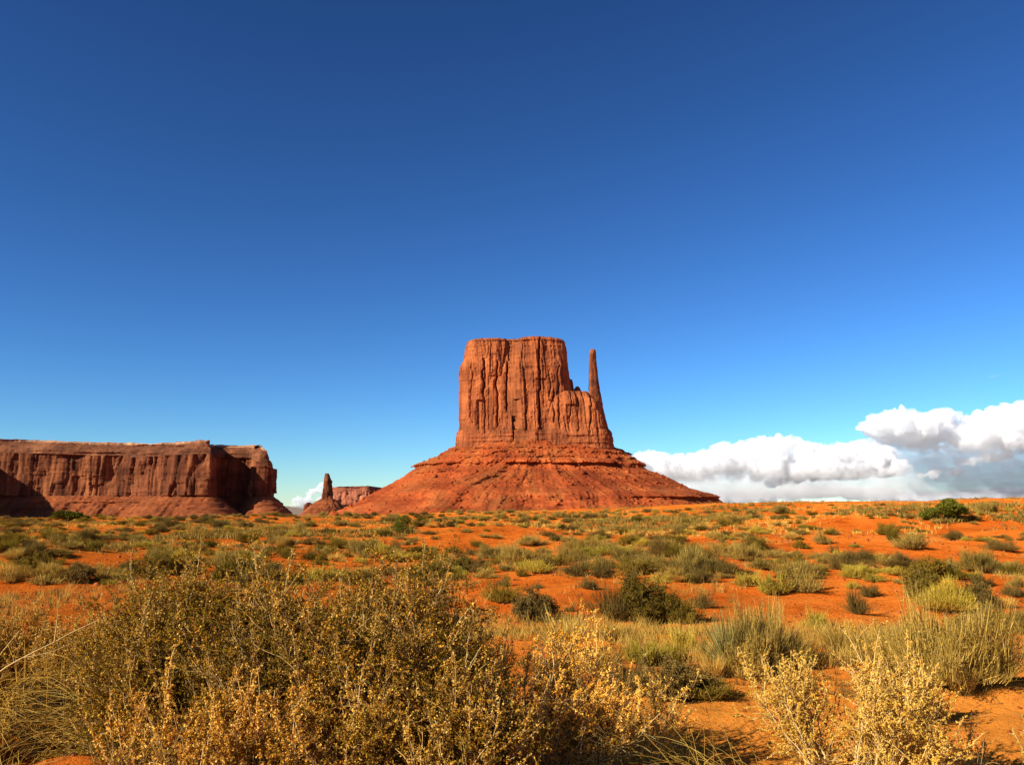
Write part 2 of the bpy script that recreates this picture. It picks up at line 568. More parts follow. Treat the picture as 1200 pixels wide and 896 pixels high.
main = [(402, 553, 657, -6), (404.5, 550, 660, -3), (414, 545.5, 663.5, 0), (426, 544, 664.5, 0), (433, 540.5, 665, 2), (438, 539, 665.5, 2), (456, 539, 668, 3), (470, 539, 671, 4), (500, 538.5, 674, 5), (506, 538, 675, 6),
        (509, 535.5, 690, 10), (524, 534, 700, 12), (530, 534, 704, 14)]
Vm, Fm = ring_stack(main, 0, 58, BD, 520, 5.0, cliff_disp, nz=190)
child('cliff_wall', Vm, Fm, M['cliff'], butte)
shoulder = [(463, 655, 687, -6), (468, 645, 692, -3), (474, 640, 702, 0), (485, 636, 706, 2), (504, 632, 711, 5), (509, 630, 715, 8), (530, 628, 718, 10)]
Vs, Fs = ring_stack(shoulder, -16, 52, BD, 300, 4.0, cliff_disp, nz=90)
child('cliff_shoulder', Vs, Fs, M['cliff'], butte)
def fing_disp(X, Y, Z, py, nx, ny):
    d = fbm(X / 7, Y / 7, Z / 30, 3, 61) * 1.6 + fbm(X / 3, Y / 3, Z / 6, 3, 62) * .9
    return d, 0 * d
finger = [(411.5, 691.2, 695.8, -6), (413, 690.6, 696.8, -5), (416, 690.0, 697.3, -4), (424, 689.4, 697.4, -3), (436, 689.3, 698.6, -2), (450, 689.4, 700.2, -1), (462, 689, 702, 0), (470, 687, 704, 2), (486, 684, 706.5, 3), (500, 680, 709, 4)]
Vf, Ff = ring_stack(finger, -18, 12, BD, 90, 3.0, fing_disp, nz=110)
child('rock_finger', Vf, Ff, M['cliff'], butte)
for nm, pf, yo, dp in (('pinnacle', [(446, 667, 669.5, -3), (449, 666, 670.5, -1), (460, 664, 671.5, 0), (474, 660, 673, 1)], -12, 9),
                       ('knob', [(454.5, 674, 678, -3), (457, 672.5, 679.5, -1), (462, 671, 681.5, 0), (472, 667, 685, 2)], -14, 11)):
    Vk, Fk = ring_stack(pf, yo, dp, BD, 50, 2.6, fing_disp, nz=40)
    child(nm, Vk, Fk, M['cliff'], butte)

def talus_disp(X, Y, Z, py, nx, ny):
    a = np.arctan2(X - 40, -(Y - BD))
    g = fbm(a * 9 + .5 * vn(Z / 30, a * 3, 0, 70), Z / 200, 0, 4, 71) - .25 * np.abs(fbm(a * 16, Z / 120, 3, 3, 69))
    d = g * 13 * sst(524, 575, py)
    d = d + fbm(X / 16, Y / 16, Z / 16, 4, 72) * 5.0
    rub = vn(X / 5, Y / 5, Z / 5, 73)
    d = d + np.clip(rub - .3, 0, 1) * 4.0 + fbm(X / 3.3, Y / 3.3, Z / 3.3, 2, 74) * 1.6
    px = px_of(X, Y)
    # broken level ledges
    led1 = np.clip(.55 + 1.1 * fbm(a * 5, 1.5, 0, 3, 75), 0, 1.2)
    led2 = np.clip(sst(690, 760, px) * 1.0 + .9 * fbm(a * 6, 4.5, 0, 3, 76) * sst(540, 640, px), 0, 1.2)
    led0 = np.clip(.4 + 1.2 * fbm(a * 7, 8.5, 0, 3, 77), 0, 1)
    def lip(c, h):
        return sst(c - 3.5 * h, c - .6 * h, py) * (1 - sst(c - .1, c + .5, py))
    j1 = 1.2 * vn(a * 14, 0, 2, 78)
    d = d + lip(546 + j1, 2.2) * led1 * 18 + lip(583 + j1 * .5, 2.2) * led2 * (11 - 6 * sst(800, 826, px)) + lip(533 + j1, 1.6) * led0 * 7 + (lip(527.5 + j1, .8) + lip(538.5 - j1, .9)) * 4 + lip(556 + j1, 1.0) * np.clip(fbm(a * 9, 6.5, 0, 3, 68) + .1, 0, 1) * 9 + lip(573 - j1, 1.5) * np.clip(fbm(a * 8, 2.5, 0, 3, 79), 0, 1) * 12
    # jointed blocks along the ledge faces
    d = d - np.clip(np.abs(vn(a * 90, 0, 0, 80)) * 5 - 3, 0, 2) * 2.0 * (lip(546 + j1, 1.5) + lip(583, 1.5))
    return d, 0 * d
talus = [(519, 541, 710, 6), (523, 534, 717, 12), (528, 527, 727, 28), (541, 504, 746, 62), (545.5, 493, 748.5, 72), (550, 489, 753, 84), (560, 473, 776, 118), (572, 453, 797, 158), (579, 440, 818, 190), (583, 433, 828, 205),
         (586, 428, 829, 212), (598, 404, 850, 250), (610, 376, 876, 290), (622, 340, 910, 335)]
Vt, Ft = ring_stack(talus, 0, 62, BD, 900, 2.5, talus_disp, nz=260, cap=True)
child('talus_slope', Vt, Ft, M['talus'], butte)
# fallen boulders on the talus: uncountable rubble
def rock_lump(n_seg=7, n_ring=5, seed=0):
    th = np.linspace(0, np.pi, n_ring)
    ph = np.linspace(0, 2 * np.pi, n_seg, endpoint=False)
    T, Pp = np.meshgrid(th, ph, indexing='ij')
    v = np.stack([np.sin(T) * np.cos(Pp), np.sin(T) * np.sin(Pp), np.cos(T)], -1)
    r = 1 + .35 * vn(v[..., 0] * 1.7 + seed, v[..., 1] * 1.7, v[..., 2] * 1.7, seed)
    return (v * r[..., None]).reshape(-1, 3), grid_faces(n_ring, n_seg, True)[:, ::-1]
LUMPS = [rock_lump(seed=s) for s in range(8)]
def scatter_lumps(pts, sizes, rng, squash=.7):
    Vs, Fs, k = [], [], 0
    for p, s in zip(pts, sizes):
        v, f = LUMPS[rng.integers(8)]
        a = rng.uniform(0, 6.28)
        c, sn = math.cos(a), math.sin(a)
        q = v * np.array((s, s * rng.uniform(.6, 1), s * rng.uniform(.5, .9) * squash / .7))
        q = np.stack([q[:, 0] * c - q[:, 1] * sn, q[:, 0] * sn + q[:, 1] * c, q[:, 2]], -1) + p
        Vs.append(q)
        Fs.append(f + k)
        k += len(v)
    return np.concatenate(Vs), np.concatenate(Fs)
rt = np.random.default_rng(3)
grid_t = Vt[:260 * 900].reshape(260, 900, 3)
fr = np.where(grid_t[130, :, 1] < BD + 30)[0]
ii = rt.integers(20, 235, 900)
jj = fr[rt.integers(0, len(fr), 900)]
bs = np.clip(rt.lognormal(.55, .5, 900), .8, 6.5)
Vb, Fb = scatter_lumps(grid_t[ii, jj], bs, rt)
tag(child('boulders', Vb, Fb, M['talus'], butte), kind='stuff')

# --- cliff sheets along a plan path (the mesas)
def cliff_sheet(path, ds, prof_fn, seed, amp=1.0, zscale=1.0):
    """path: rows (x, y, top z). prof_fn(top) -> list of (offset outward, z, band) from plateau down."""
    P = np.array([tuple(r) + (1.0,) * (4 - len(r)) for r in path], float)
    seg = np.hypot(*(P[1:, :2] - P[:-1, :2]).T)
    cum = np.concatenate([[0], np.cumsum(seg)])
    s = np.arange(0, cum[-1], ds)
    x, y, top, osc = [np.interp(s, cum, P[:, k]) for k in range(4)]
    ker = np.hanning(15)
    ker /= ker.sum()
    def sm(v):
        return np.convolve(np.pad(v, 7, mode='edge'), ker, 'valid')
    x, y, osc = sm(x), sm(y), sm(osc)
    tx, ty = np.gradient(x), np.gradient(y)
    for _ in range(3):
        tx, ty = sm(tx), sm(ty)
    L = np.hypot(tx, ty)
    nx, ny = ty / L, -tx / L
    rows = []
    pr0 = prof_fn(0.0, 0)
    for i in range(len(pr0) - 1):
        n = pr0[i + 1][3]
        for k in range(n):
            rows.append((i, k / n))
    rows.append((len(pr0) - 1, 0))
    return s, x, y, top, nx, ny, rows, osc

def build_mesa(root, path, ds, top_ref, levels, names_mats, seed, amp, streak=20.0):
    """levels: (outward offset, height, rows, band) ; height is relative: >=0 absolute z, or ('t', dz) below the top."""
    s, x, y, top, nx, ny, rows, osc = cliff_sheet(path, ds, lambda t, q: [(0, 0, 0, l[2]) for l in levels], seed)
    out = {}
    X, Y, Z, B, W = [], [], [], [], []
    for i, f in rows:
        def lv(l):
            z = (top + l[1][1]) if isinstance(l[1], tuple) else np.minimum(l[1] + 0 * top, top - 4)
            return l[0] * (np.where(x > -1560, np.maximum(osc, np.interp(x, [-900, -800], [.9, .6])), osc) if l[0] > 30 else osc), z
        o0, z0 = lv(levels[i])
        if i + 1 < len(levels):
            o1, z1 = lv(levels[i + 1])
            b = levels[i + 1][3]
            o, z = o0 + (o1 - o0) * f, z0 + (z1 - z0) * f
        else:
            o, z, b = o0, z0, levels[i][3]
        if i == 0:      # flat top runs back to one straight line
            X.append(x * .55 + .45 * x.mean()); Y.append(0 * x + y.max() + 200); Z.append(top * 0 + top.mean()); B.append(0)
            continue
        cl = 1.0 if b == 1 else 0.0
        tl = 1.0 if b == 2 else 0.0
        wx, wy = x + nx * o, y + ny * o
        warp = 8 * fbm(wx / 60, wy / 60, z / 140, 2, seed)
        fl = fbm((wx + warp) / streak, wy / streak, z / 220 + 0 * wx, 3, seed + 1)
        big = fbm(wx / 95, wy / 95, z / 900, 3, seed + 2)
        d = (big * 20 * np.clip(osc * 1.3, .3, 1) + fl * 2.5 + fbm((wx + warp) / (streak * .36), wy / (streak * .36), z / 60, 2, seed + 3) * 1.5) * (.3 + .7 * cl) * (1 - .3 * tl)
        uu = s + warp * .6
        d = d + (slabs(uu, z, streak * 2.6, 160.0, 15.0, 17.0, seed + 30) + slabs(uu + 9, z, streak * 1.1, 75.0, 6.0, 6.5, seed + 40) + slabs(uu + 5, z, streak * .45, 26.0, 2.2, 2.0, seed + 50)) * cl * (streak / 20.0) ** .5 * np.clip(osc * 1.5, .35, 1)
        d = d + fbm(wx / 9, wy / 9, z / 9, 3, seed + 4) * (1.5 + 5 * tl) + tl * (fbm(s / 45, z / 300, 0, 3, seed + 60) * 26 - np.abs(fbm(s / 22, z / 160, 4, 3, seed + 61)) * 16) * np.clip(o0 / 60, 0, 1) * osc
        if b in (0, 3):
            d = d + np.floor(vn(s / 70, z / 6.0, 0, seed + 62) * 3 + fbm(wx / 12, wy / 12, z / 5, 2, seed + 63)) / 3 * 6.0 * osc
        d = d + np.floor(vn(wx / 90, wy / 90, z / 7, seed + 5) * 3) / 3 * 2.4 * (1 - .6 * cl)
        d = d - np.clip(np.abs(vn((wx + warp) / 26, wy / 26, z / 400, seed + 6)) * -9 + 1, 0, 1) * 9 * cl
        zz = z + (0 if i else 3.0 * vn(wx / 30, wy / 30, 0, seed + 7)) + (1.6 * vn(wx / 18, wy / 18, 0, seed + 8) if b == 0 and i < 2 else 0)
        X.append(wx + nx * d * amp)
        Y.append(wy + ny * d * amp)
        Z.append(zz + 0 * wx)
        B.append(b)
    G = np.stack([np.array(X), np.array(Y), np.array(Z)], -1)
    B = np.array(B)
    for b, (nm, mt) in enumerate(names_mats):
        idx = np.where(B == b)[0]
        lo, hi = idx.min(), idx.max()
        hi = min(hi + 1, len(B) - 1)
        g = G[lo:hi + 1]
        child(nm, g.reshape(-1, 3), grid_faces(g.shape[0], g.shape[1]), mt, root)
    return G

MD = 2600.0
def mp(px, yd, py):
    """photo column at depth yd; row gives the height there"""
    a = at(px, py, yd)
    return (a[0], yd, a[2])
mesa = thing('sandstone_mesa', 'long flat-topped red mesa with sheer cliffs and a deep shaded recess at its right end', 'mesa', (-1200, MD, 0))
mesa_path = [(-3600, 3600, 205, .5), (-3300, 2500, 205, .5), (-2450, 2180, 222, .4), (-1830, 2150, 222, .4), (-1660, 2210, 220, .35), (-1625, 2300, 210, .35), (-1680, 2480, 200, .4), (-1680, 2560, 206, .6),  # unseen promontory at the left, shaped to cast the wedge of shadow
             mp(-30, 2620, 512.5) + (.8,), mp(20, 2610, 513.5), mp(70, 2600, 515.5), mp(140, 2615, 517), mp(163, 2600, 519), mp(175, 2590, 517.5), mp(200, 2570, 516), mp(240, 2560, 513.8) + (.8,), mp(250, 2560, 515) + (.6,), mp(252, 2590, 520) + (.5,), mp(254, 2680, 521) + (.5,), mp(264, 2770, 520.5) + (.6,),
             mp(292, 2770, 521) + (.5,), mp(298, 2700, 521) + (.4,), mp(303, 2660, 524) + (.3,), mp(312, 2655, 527) + (.3,), mp(319, 2665, 531) + (.3,), mp(321, 2720, 533) + (.4,), mp(317, 2900, 533) + (.4,), (-965, 3300, 180, .4)]
z582, z606 = at(0, 581, MD)[2], at(0, 607, MD)[2]
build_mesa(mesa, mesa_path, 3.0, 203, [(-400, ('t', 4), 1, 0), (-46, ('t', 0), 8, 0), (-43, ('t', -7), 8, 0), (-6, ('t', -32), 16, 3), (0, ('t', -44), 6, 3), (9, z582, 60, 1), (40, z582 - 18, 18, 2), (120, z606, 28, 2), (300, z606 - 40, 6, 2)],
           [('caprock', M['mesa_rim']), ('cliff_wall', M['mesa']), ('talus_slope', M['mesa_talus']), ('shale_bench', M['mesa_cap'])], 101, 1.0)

FD = 7200.0
far_mesa = thing('distant_mesa', 'small pale pinkish mesa far off between the thin spire and the butte', 'mesa', (-1300, FD, 0))
fp = [mp(380, FD + 900, 571), mp(384, FD + 100, 571), mp(391, FD, 570), mp(410, FD, 569.5), mp(432, FD - 40, 569), mp(441, FD, 573), mp(444, FD + 60, 574), mp(448, FD - 60, 570), mp(459, FD - 120, 566.5), mp(470, FD - 60, 567.5), mp(500, FD, 569), mp(505, FD + 800, 569)]
zf1, zf2 = at(0, 592, FD)[2], at(0, 608, FD)[2]
build_mesa(far_mesa, fp, 8.0, 0, [(-500, ('t', 2), 1, 0), (-30, ('t', 0), 4, 0), (-25, ('t', -18), 6, 0), (0, ('t', -40), 6, 0), (15, zf1, 30, 1), (180, zf2, 20, 2), (500, zf2 - 60, 4, 2)],
           [('caprock', M['far']), ('cliff_wall', M['far']), ('talus_slope', M['far'])], 131, 1.6, 40.0)

SD = 4600.0
spire = thing('rock_spire', 'thin pointed rock spire on a dark cone of rubble, beside the long mesa', 'rock spire', (-960, SD, 0))
def spire_disp(X, Y, Z, py, nx, ny):
    d = fbm(X / 22, Y / 22, Z / 90, 3, 81) * 9 + fbm(X / 8, Y / 8, Z / 14, 3, 82) * 3.5
    return d, 0 * d
Vp, Fp = ring_stack([(554.5, 382.4, 384, -22), (557, 381.2, 385.5, -18), (561, 379.8, 386.8, -12), (563, 379.6, 388.8, -8), (572, 379, 389.6, -4), (584, 378, 390.3, 0), (590, 376, 392, 4)], 0, 32, SD, 90, 3.0, spire_disp, nz=90)
child('spire_shaft', Vp, Fp, M['mesa'], spire)
Vp, Fp = ring_stack([(584, 377, 391, 0), (587, 371, 395, 20), (590, 367, 399, 40), (596, 360, 403, 80), (604, 352, 409, 130), (612, 340, 420, 180)], 0, 34, SD, 160, 2.4, spire_disp, nz=60)
child('talus_slope', Vp, Fp, M['mesa_talus'], spire)
low_rock = thing('low_rock_outcrop', 'low knobbly rock outcrop at the foot of the thin spire, next to the mesa end', 'rock outcrop', (-1180, SD + 150, 0))
for k, pf in enumerate(([(588.5, 352, 355, -6), (591, 350.5, 357, 0), (606, 346, 360, 10)], [(590, 357.5, 360, -6), (593, 356, 362, 0), (606, 353, 366, 10)], [(593, 362, 365, -6), (597, 360, 367, 0), (608, 357, 372, 10)])):
    Vp, Fp = ring_stack(pf, 150 - 10 * k, 36, SD, 70, 2.8, spire_disp, nz=40)
    child('knob', Vp, Fp, M['mesa'], low_rock)

# ------------------------------------------------------------------ clouds (real scattering bodies, far behind the rocks)
def cloud_mesh(name, puffs, D, vox, mat, seed, rough=1.0, base=None):
    """puffs: (px, py, radius px, squash, depth offset px)"""
    k = D / F
    Vs, Fs, n = [], [], 0
    th = np.linspace(0, np.pi, 14)
    ph = np.linspace(0, 2 * np.pi, 22, endpoint=False)
    T, Pp = np.meshgrid(th, ph, indexing='ij')
    u = np.stack([np.sin(T) * np.cos(Pp), np.sin(T) * np.sin(Pp), np.cos(T)], -1).reshape(-1, 3)
    f = grid_faces(14, 22, True)[:, ::-1]
    c0 = at(puffs[0][0], puffs[0][1], D)
    for px, py, r, sq, dy in puffs:
        c = at(px, py, D) + np.array((0, dy * k, 0)) - c0
        Vs.append(u * np.array((r * k, r * k, r * k * sq)) + c)
        Fs.append(f + n)
        n += len(u)
    me = mesh_np(name, np.concatenate(Vs), np.concatenate(Fs))
    o = bpy.data.objects.new(name, me)
    col.objects.link(o)
    md = o.modifiers.new('remesh', 'REMESH')
    md.mode = 'VOXEL'
    md.voxel_size = vox * k
    dg = bpy.context.evaluated_depsgraph_get()
    me2 = bpy.data.meshes.new_from_object(o.evaluated_get(dg))
    o.modifiers.clear()
    o.data = me2
    N = len(me2.vertices)
    co = np.empty(N * 3, np.float32)
    no = np.empty(N * 3, np.float32)
    me2.vertices.foreach_get('co', co)
    me2.vertex_normals.foreach_get('vector', no)
    co, no = co.reshape(-1, 3).astype(float), no.reshape(-1, 3)
    q = co / k
    d = 0
    for sc_, am in ((13, 4.0), (6, 2.8), (2.8, 2.0)):
        d = d + (1 - 2 * np.abs(fbm(q[:, 0] / sc_, q[:, 1] / sc_, q[:, 2] / sc_ * 1.2, 2, seed + int(sc_ * 10)))) * am * rough - .35 * am * rough
    co = co + no * d[:, None] * k
    if base is not None:        # cumulus sit on a level, slightly ragged base
        zb = np.interp(600 + F * (co[:, 0] + c0[0]) / D, [b_[0] for b_ in base], [at(600, b_[1], D)[2] for b_ in base]) - c0[2] + 5 * k * fbm(q[:, 0] / 22, q[:, 1] / 22, 0, 4, seed + 3)
        co[:, 2] = np.where(co[:, 2] < zb, zb + (co[:, 2] - zb) * .30, co[:, 2])
    me2.vertices.foreach_set('co', co.astype(np.float32).ravel())
    me2.update()
    md = o.modifiers.new('remesh', 'REMESH')       # heal folds left by the billows
    md.mode = 'VOXEL'
    md.voxel_size = vox * k * .8
    dg = bpy.context.evaluated_depsgraph_get()
    me2 = bpy.data.meshes.new_from_object(o.evaluated_get(dg))
    o.modifiers.clear()
    o.data = me2
    me2.materials.clear()
    me2.materials.append(mat)
    me2.polygons.foreach_set('use_smooth', np.ones(len(me2.polygons), dtype=bool))
    me2.update()
    o.location = c0
    return o

rc = np.random.default_rng(12)
def bank(outline, base, n, rmin, rmax, depth, crest=5.0):
    """Puffs heaped between a top outline and a base row: small ones along the crest, bigger ones inside."""
    xs, ys = zip(*outline)
    out = []
    x = xs[0]
    while x < xs[-1]:
        r = crest * rc.uniform(.6, 1.7)
        t = np.interp(x, xs, ys)
        out.append((x, t + r * .9 + rc.uniform(-1.5, 2), r, rc.uniform(.8, 1.0), rc.uniform(-depth, depth) * .5))
        x += r * rc.uniform(.5, 1.0)
    while len(out) < n:
        x = rc.uniform(xs[0], xs[-1])
        t = np.interp(x, xs, ys) + 2
        b = np.interp(x, *zip(*base))
        r = min(rc.uniform(rmin, rmax), max(3.5, (b - t) / 2.0))
        y = t + r + rc.random() * max(0, b - t - 1.7 * r)
        out.append((x, y, r, rc.uniform(.75, 1.0), rc.uniform(-depth, depth)))
    return out
CD = 15000.0
STEP = .08
kk = CD / F
m_thick = cloud_mat('thick_cloud', 1 / 52.0, 323, 794, step=STEP)
m_top = cloud_mat('heaped_cloud', 1 / 52.0, 882, 1352, step=STEP)
m_mid = cloud_mat('thin_cloud', 1 / 380.0, 29, 294, scale=16.0, flat=2.6, lo=.34, hi=.66, floor=.5, step=STEP * 1.5)
m_thin = cloud_mat('wispy_cloud', 1 / 1500.0)
B1 = [(738, 544), (770, 560), (800, 568), (832, 571), (880, 566), (930, 562), (980, 560), (1045, 558)]
c1 = cloud_mesh('cloud', bank([(740, 536), (752, 531), (766, 530), (790, 534), (812, 532), (836, 524), (856, 518), (870, 519), (888, 515), (905, 512), (918, 510), (928, 516), (944, 516), (962, 519), (980, 522), (996, 521), (1012, 516), (1024, 518), (1045, 524)],
                             [(a_, b_ + 6) for a_, b_ in B1], 230, 6, 15, 34), CD, 1.1, m_thick, 7, 1.0, B1)
tag(c1, 'long bright cumulus bank rising behind the butte talus', 'cloud', 'clouds low over the horizon')
B2 = [(1018, 500), (1034, 512), (1050, 522), (1090, 530), (1130, 532), (1200, 534), (1290, 534)]
c2 = cloud_mesh('cloud', bank([(1018, 495), (1026, 485), (1036, 481), (1060, 480), (1072, 484), (1086, 482), (1106, 480), (1116, 487), (1128, 490), (1142, 487), (1156, 479), (1172, 476), (1190, 473), (1210, 475), (1240, 473), (1290, 485)],
                             [(a_, b_ + 6) for a_, b_ in B2], 260, 6, 16, 34), CD + 800, 1.1, m_top, 17, 1.0, B2)
tag(c2, 'tall white cumulus heap above the juniper, highest of the clouds', 'cloud', 'clouds low over the horizon')
B3 = [(780, 582), (900, 582), (1000, 582), (1300, 580)]
c3 = cloud_mesh('cloud', bank([(780, 562), (820, 552), (880, 544), (930, 536), (1000, 528), (1060, 520), (1120, 516), (1200, 514), (1300, 512)], [(a_, b_ + 5) for a_, b_ in B3], 560, 9, 17, 20), CD + 1900, 1.4, m_mid, 27, .55)
tag(c3, 'flat grey blue cloud layer under the white cumulus', 'cloud', 'clouds low over the horizon')
c4 = cloud_mesh('cloud', [(x, 583 - 7 * math.sin((x - 850) / 80.0) ** 2 + rc.uniform(-3, 4), rc.uniform(5, 11), .6, rc.uniform(-20, 20)) for x in np.arange(835, 1290, 3.0)], CD + 11000, 1.3, cloud_mat('low_cloud', 1 / 150.0, -200, 0, px=25.0, scale=9.0, flat=2.0, lo=.36, hi=.60, floor=.1, step=STEP * 1.5), 37, .8)
tag(c4, 'long low strip of pale cloud resting along the horizon', 'cloud', 'clouds low over the horizon')
c5 = cloud_mesh('cloud', bank([(342, 590), (350, 584), (358, 581), (364, 573), (372, 568), (380, 566), (388, 569)], [(342, 600), (388, 598)], 30, 3, 6, 8, 2.4), CD, .8, cloud_mat('small_cloud', 1 / 60.0, -205, 88, scale=6.0, lo=.38, hi=.60, step=STEP), 47, .9)
tag(c5, 'small white cloud puff behind the thin rock spire', 'cloud', 'clouds low over the horizon')
for k_, (lab, pts) in enumerate((('ragged scrap of cloud hanging under the join of the two heaps', [(1010, 540), (1020, 537), (1032, 536), (1044, 534)]), ('thin torn cloud scrap under the middle of the long bank', [(905, 566), (918, 563), (930, 562), (942, 560), (955, 559)]),
                                ('torn cloud scrap low under the tall heap at the picture edge', [(1130, 541), (1142, 538), (1156, 536), (1170, 535), (1184, 535)]), ('faint cloud scrap between the tall heap and the juniper', [(1085, 556), (1098, 553), (1112, 552), (1124, 551)]))):
    cs_ = cloud_mesh('cloud', [(a_ + rc.uniform(-4, 4), b_ + rc.uniform(-2, 2), rc.uniform(3, 6.5), rc.uniform(.5, .8), rc.uniform(-8, 8)) for a_, b_ in pts for _ in range(3)], CD + 300 + 200 * k_, .9, cloud_mat('torn_cloud', 1 / 150.0), 70 + k_, .9)
    tag(cs_, lab, 'cloud', 'clouds low over the horizon')
c6 = cloud_mesh('cloud', [(1160, 442, 3, .5, 0), (1166, 441, 4, .45, 0), (1172, 440.5, 3.5, .45, 0), (1178, 440, 2, .5, 0)], CD, .8, m_thin, 57, .35)
tag(c6, 'tiny faint wisp of cloud alone in the blue sky', 'cloud', 'clouds low over the horizon')

# ------------------------------------------------------------------ plant geometry
def nrm(v):
    return v / np.maximum(np.linalg.norm(v, axis=-1, keepdims=True), 1e-9)

def rand_dir(rng, n):
    return nrm(rng.normal(size=(n, 3)))

def quads(C, U, W):
    """diamond-ish leaf quads: centre C, half axis U, half width W"""
    n = len(C)
    V = np.stack([C - U, C + W, C + U, C - W], 1).reshape(-1, 3)
    return V, np.arange(4 * n).reshape(n, 4)

def blades(P0, P1, w, rng, taper=.3):
    n = len(P0)
    ax = nrm(P1 - P0)
    s = nrm(np.cross(ax, rand_dir(rng, n))) * np.asarray(w).reshape(-1, 1)
    V = np.stack([P0 - s, P0 + s, P1 + s * taper, P1 - s * taper], 1).reshape(-1, 3)
    return V, np.arange(4 * n).reshape(n, 4)

def curves(P0, D0, L, K, rng, wig=.25, up=.0, grav=0.0):
    n = len(P0)
    P = np.empty((n, K + 1, 3))
    P[:, 0] = P0
    D = nrm(D0)
    L = np.asarray(L).reshape(-1, 1)
    for k in range(K):
        D = nrm(D + rng.normal(size=(n, 3)) * wig + np.array((0, 0, up - grav * (k / K))))
        P[:, k + 1] = P[:, k] + D * L / K
    return P

def tubes(P, r0, r1, sides=3):
    n, k1, _ = P.shape
    T = np.gradient(P, axis=1)
    T = nrm(T)
    ref = np.where(np.abs(T[..., 2:3]) > .9, np.array((1., 0, 0)), np.array((0, 0, 1.)))
    a = nrm(np.cross(T, ref))
    b = np.cross(T, a)
    rad_ = np.linspace(0, 1, k1)[None, :] * (np.asarray(r1) - np.asarray(r0)).reshape(-1, 1) + np.asarray(r0).reshape(-1, 1)
    ph = np.linspace(0, 2 * np.pi, sides, endpoint=False)
    ring = a[:, :, None] * np.cos(ph)[None, None, :, None] + b[:, :, None] * np.sin(ph)[None, None, :, None]
    V = P[:, :, None] + ring * rad_[:, :, None, None]
    idx = np.arange(n * k1 * sides).reshape(n, k1, sides)
    q = np.stack([idx[:, :-1], np.roll(idx, -1, 2)[:, :-1], np.roll(idx, -1, 2)[:, 1:], idx[:, 1:]], -1).reshape(-1, 4)
    return V.reshape(-1, 3), q

def along(P, rng, n_each, t0, t1):
    """n_each random points on every curve -> points, tangents"""
    n, k1, _ = P.shape
    t = rng.uniform(t0, t1, (n, n_each)) * (k1 - 1)
    i = np.clip(t.astype(int), 0, k1 - 2)
    f = (t - i)[..., None]
    r = np.arange(n)[:, None]
    a, b = P[r, i], P[r, i + 1]
    return (a + (b - a) * f).reshape(-1, 3), nrm(b - a).reshape(-1, 3)

def join(*parts):
    Vs, Fs, n = [], [], 0
    for v, f in parts:
        Vs.append(v)
        Fs.append(f + n)
        n += len(v)
    return np.concatenate(Vs), np.concatenate(Fs)

def tuft_parts(seed, h, n_blade, n_leaf, bw, lump=.3, spread=1.3, inner=.35, leaf=.03, upright=.5, rs=(.25, .85)):
    """Shrub one metre wide: a ragged dome of fine upright twigs and small leaves."""
    g = np.random.default_rng(seed)
    def dome(n, fmin, fmax):
        ct = g.uniform(math.cos(spread), 1, n)
        ph = g.uniform(0, 2 * np.pi, n)
        st = np.sqrt(1 - ct * ct)
        d = np.stack([st * np.cos(ph), st * np.sin(ph), ct], -1)
        rr = 1 + lump * fbm(d[:, 0] * 2.3 + seed, d[:, 1] * 2.3, d[:, 2] * 2.3, 2, seed) * 2
        r = rr * g.uniform(fmin, fmax, n)
        ell = 1 / np.sqrt((d[:, 0] ** 2 + d[:, 1] ** 2) / .25 + d[:, 2] ** 2 / (h * h))
        return d * (r * ell)[:, None], d
    tip, d = dome(n_blade, .55, 1.05)
    root = tip * g.uniform(rs[0], rs[1], (n_blade, 1)) * np.array((1, 1, .12)) + g.normal(size=(n_blade, 3)) * .02
    f = g.uniform(inner, .85, (n_blade, 1))
    P0 = root + (tip - root) * f
    P0 = P0 * np.array((1, 1, 1)) - np.array((0, 0, 1)) * (1 - f) * 0
    P1 = tip + g.normal(size=(n_blade, 3)) * .03 + np.array((0, 0, 1)) * upright * g.uniform(0, .12, (n_blade, 1))
    fol = [blades(P0, P1, g.uniform(.5, 1.2, n_blade) * bw, g)]
    if n_leaf:
        c, d = dome(n_leaf, .45, 1.05)
        c[:, 2] = np.maximum(c[:, 2], .01)
        U = rand_dir(g, n_leaf) * leaf * g.uniform(.5, 1.2, (n_leaf, 1))
        W = nrm(np.cross(U, rand_dir(g, n_leaf))) * leaf * .35
        fol.append(quads(c, U, W))
    n_st = 40
    tip, d = dome(n_st, .6, .98)
    st = curves(g.normal(size=(n_st, 3)) * np.array((.05, .05, 0.01)) - np.array((0, 0, .03)), nrm(tip) + np.array((0, 0, .2)), np.linalg.norm(tip, axis=1) * 1.0, 4, g, .14)
    return join(*fol), tubes(st, .009, .003, 3)

def make_proto(name, label, cat, kind, seed, **kw):
    fol, st = tuft_parts(seed, **kw)
    t = thing(name, label, cat)
    obj('foliage', mesh_np(name + '_foliage', fol[0], fol[1], M[kind]), t)
    obj('stems', mesh_np(name + '_stems', st[0], st[1], M['stem']), t)
    return t

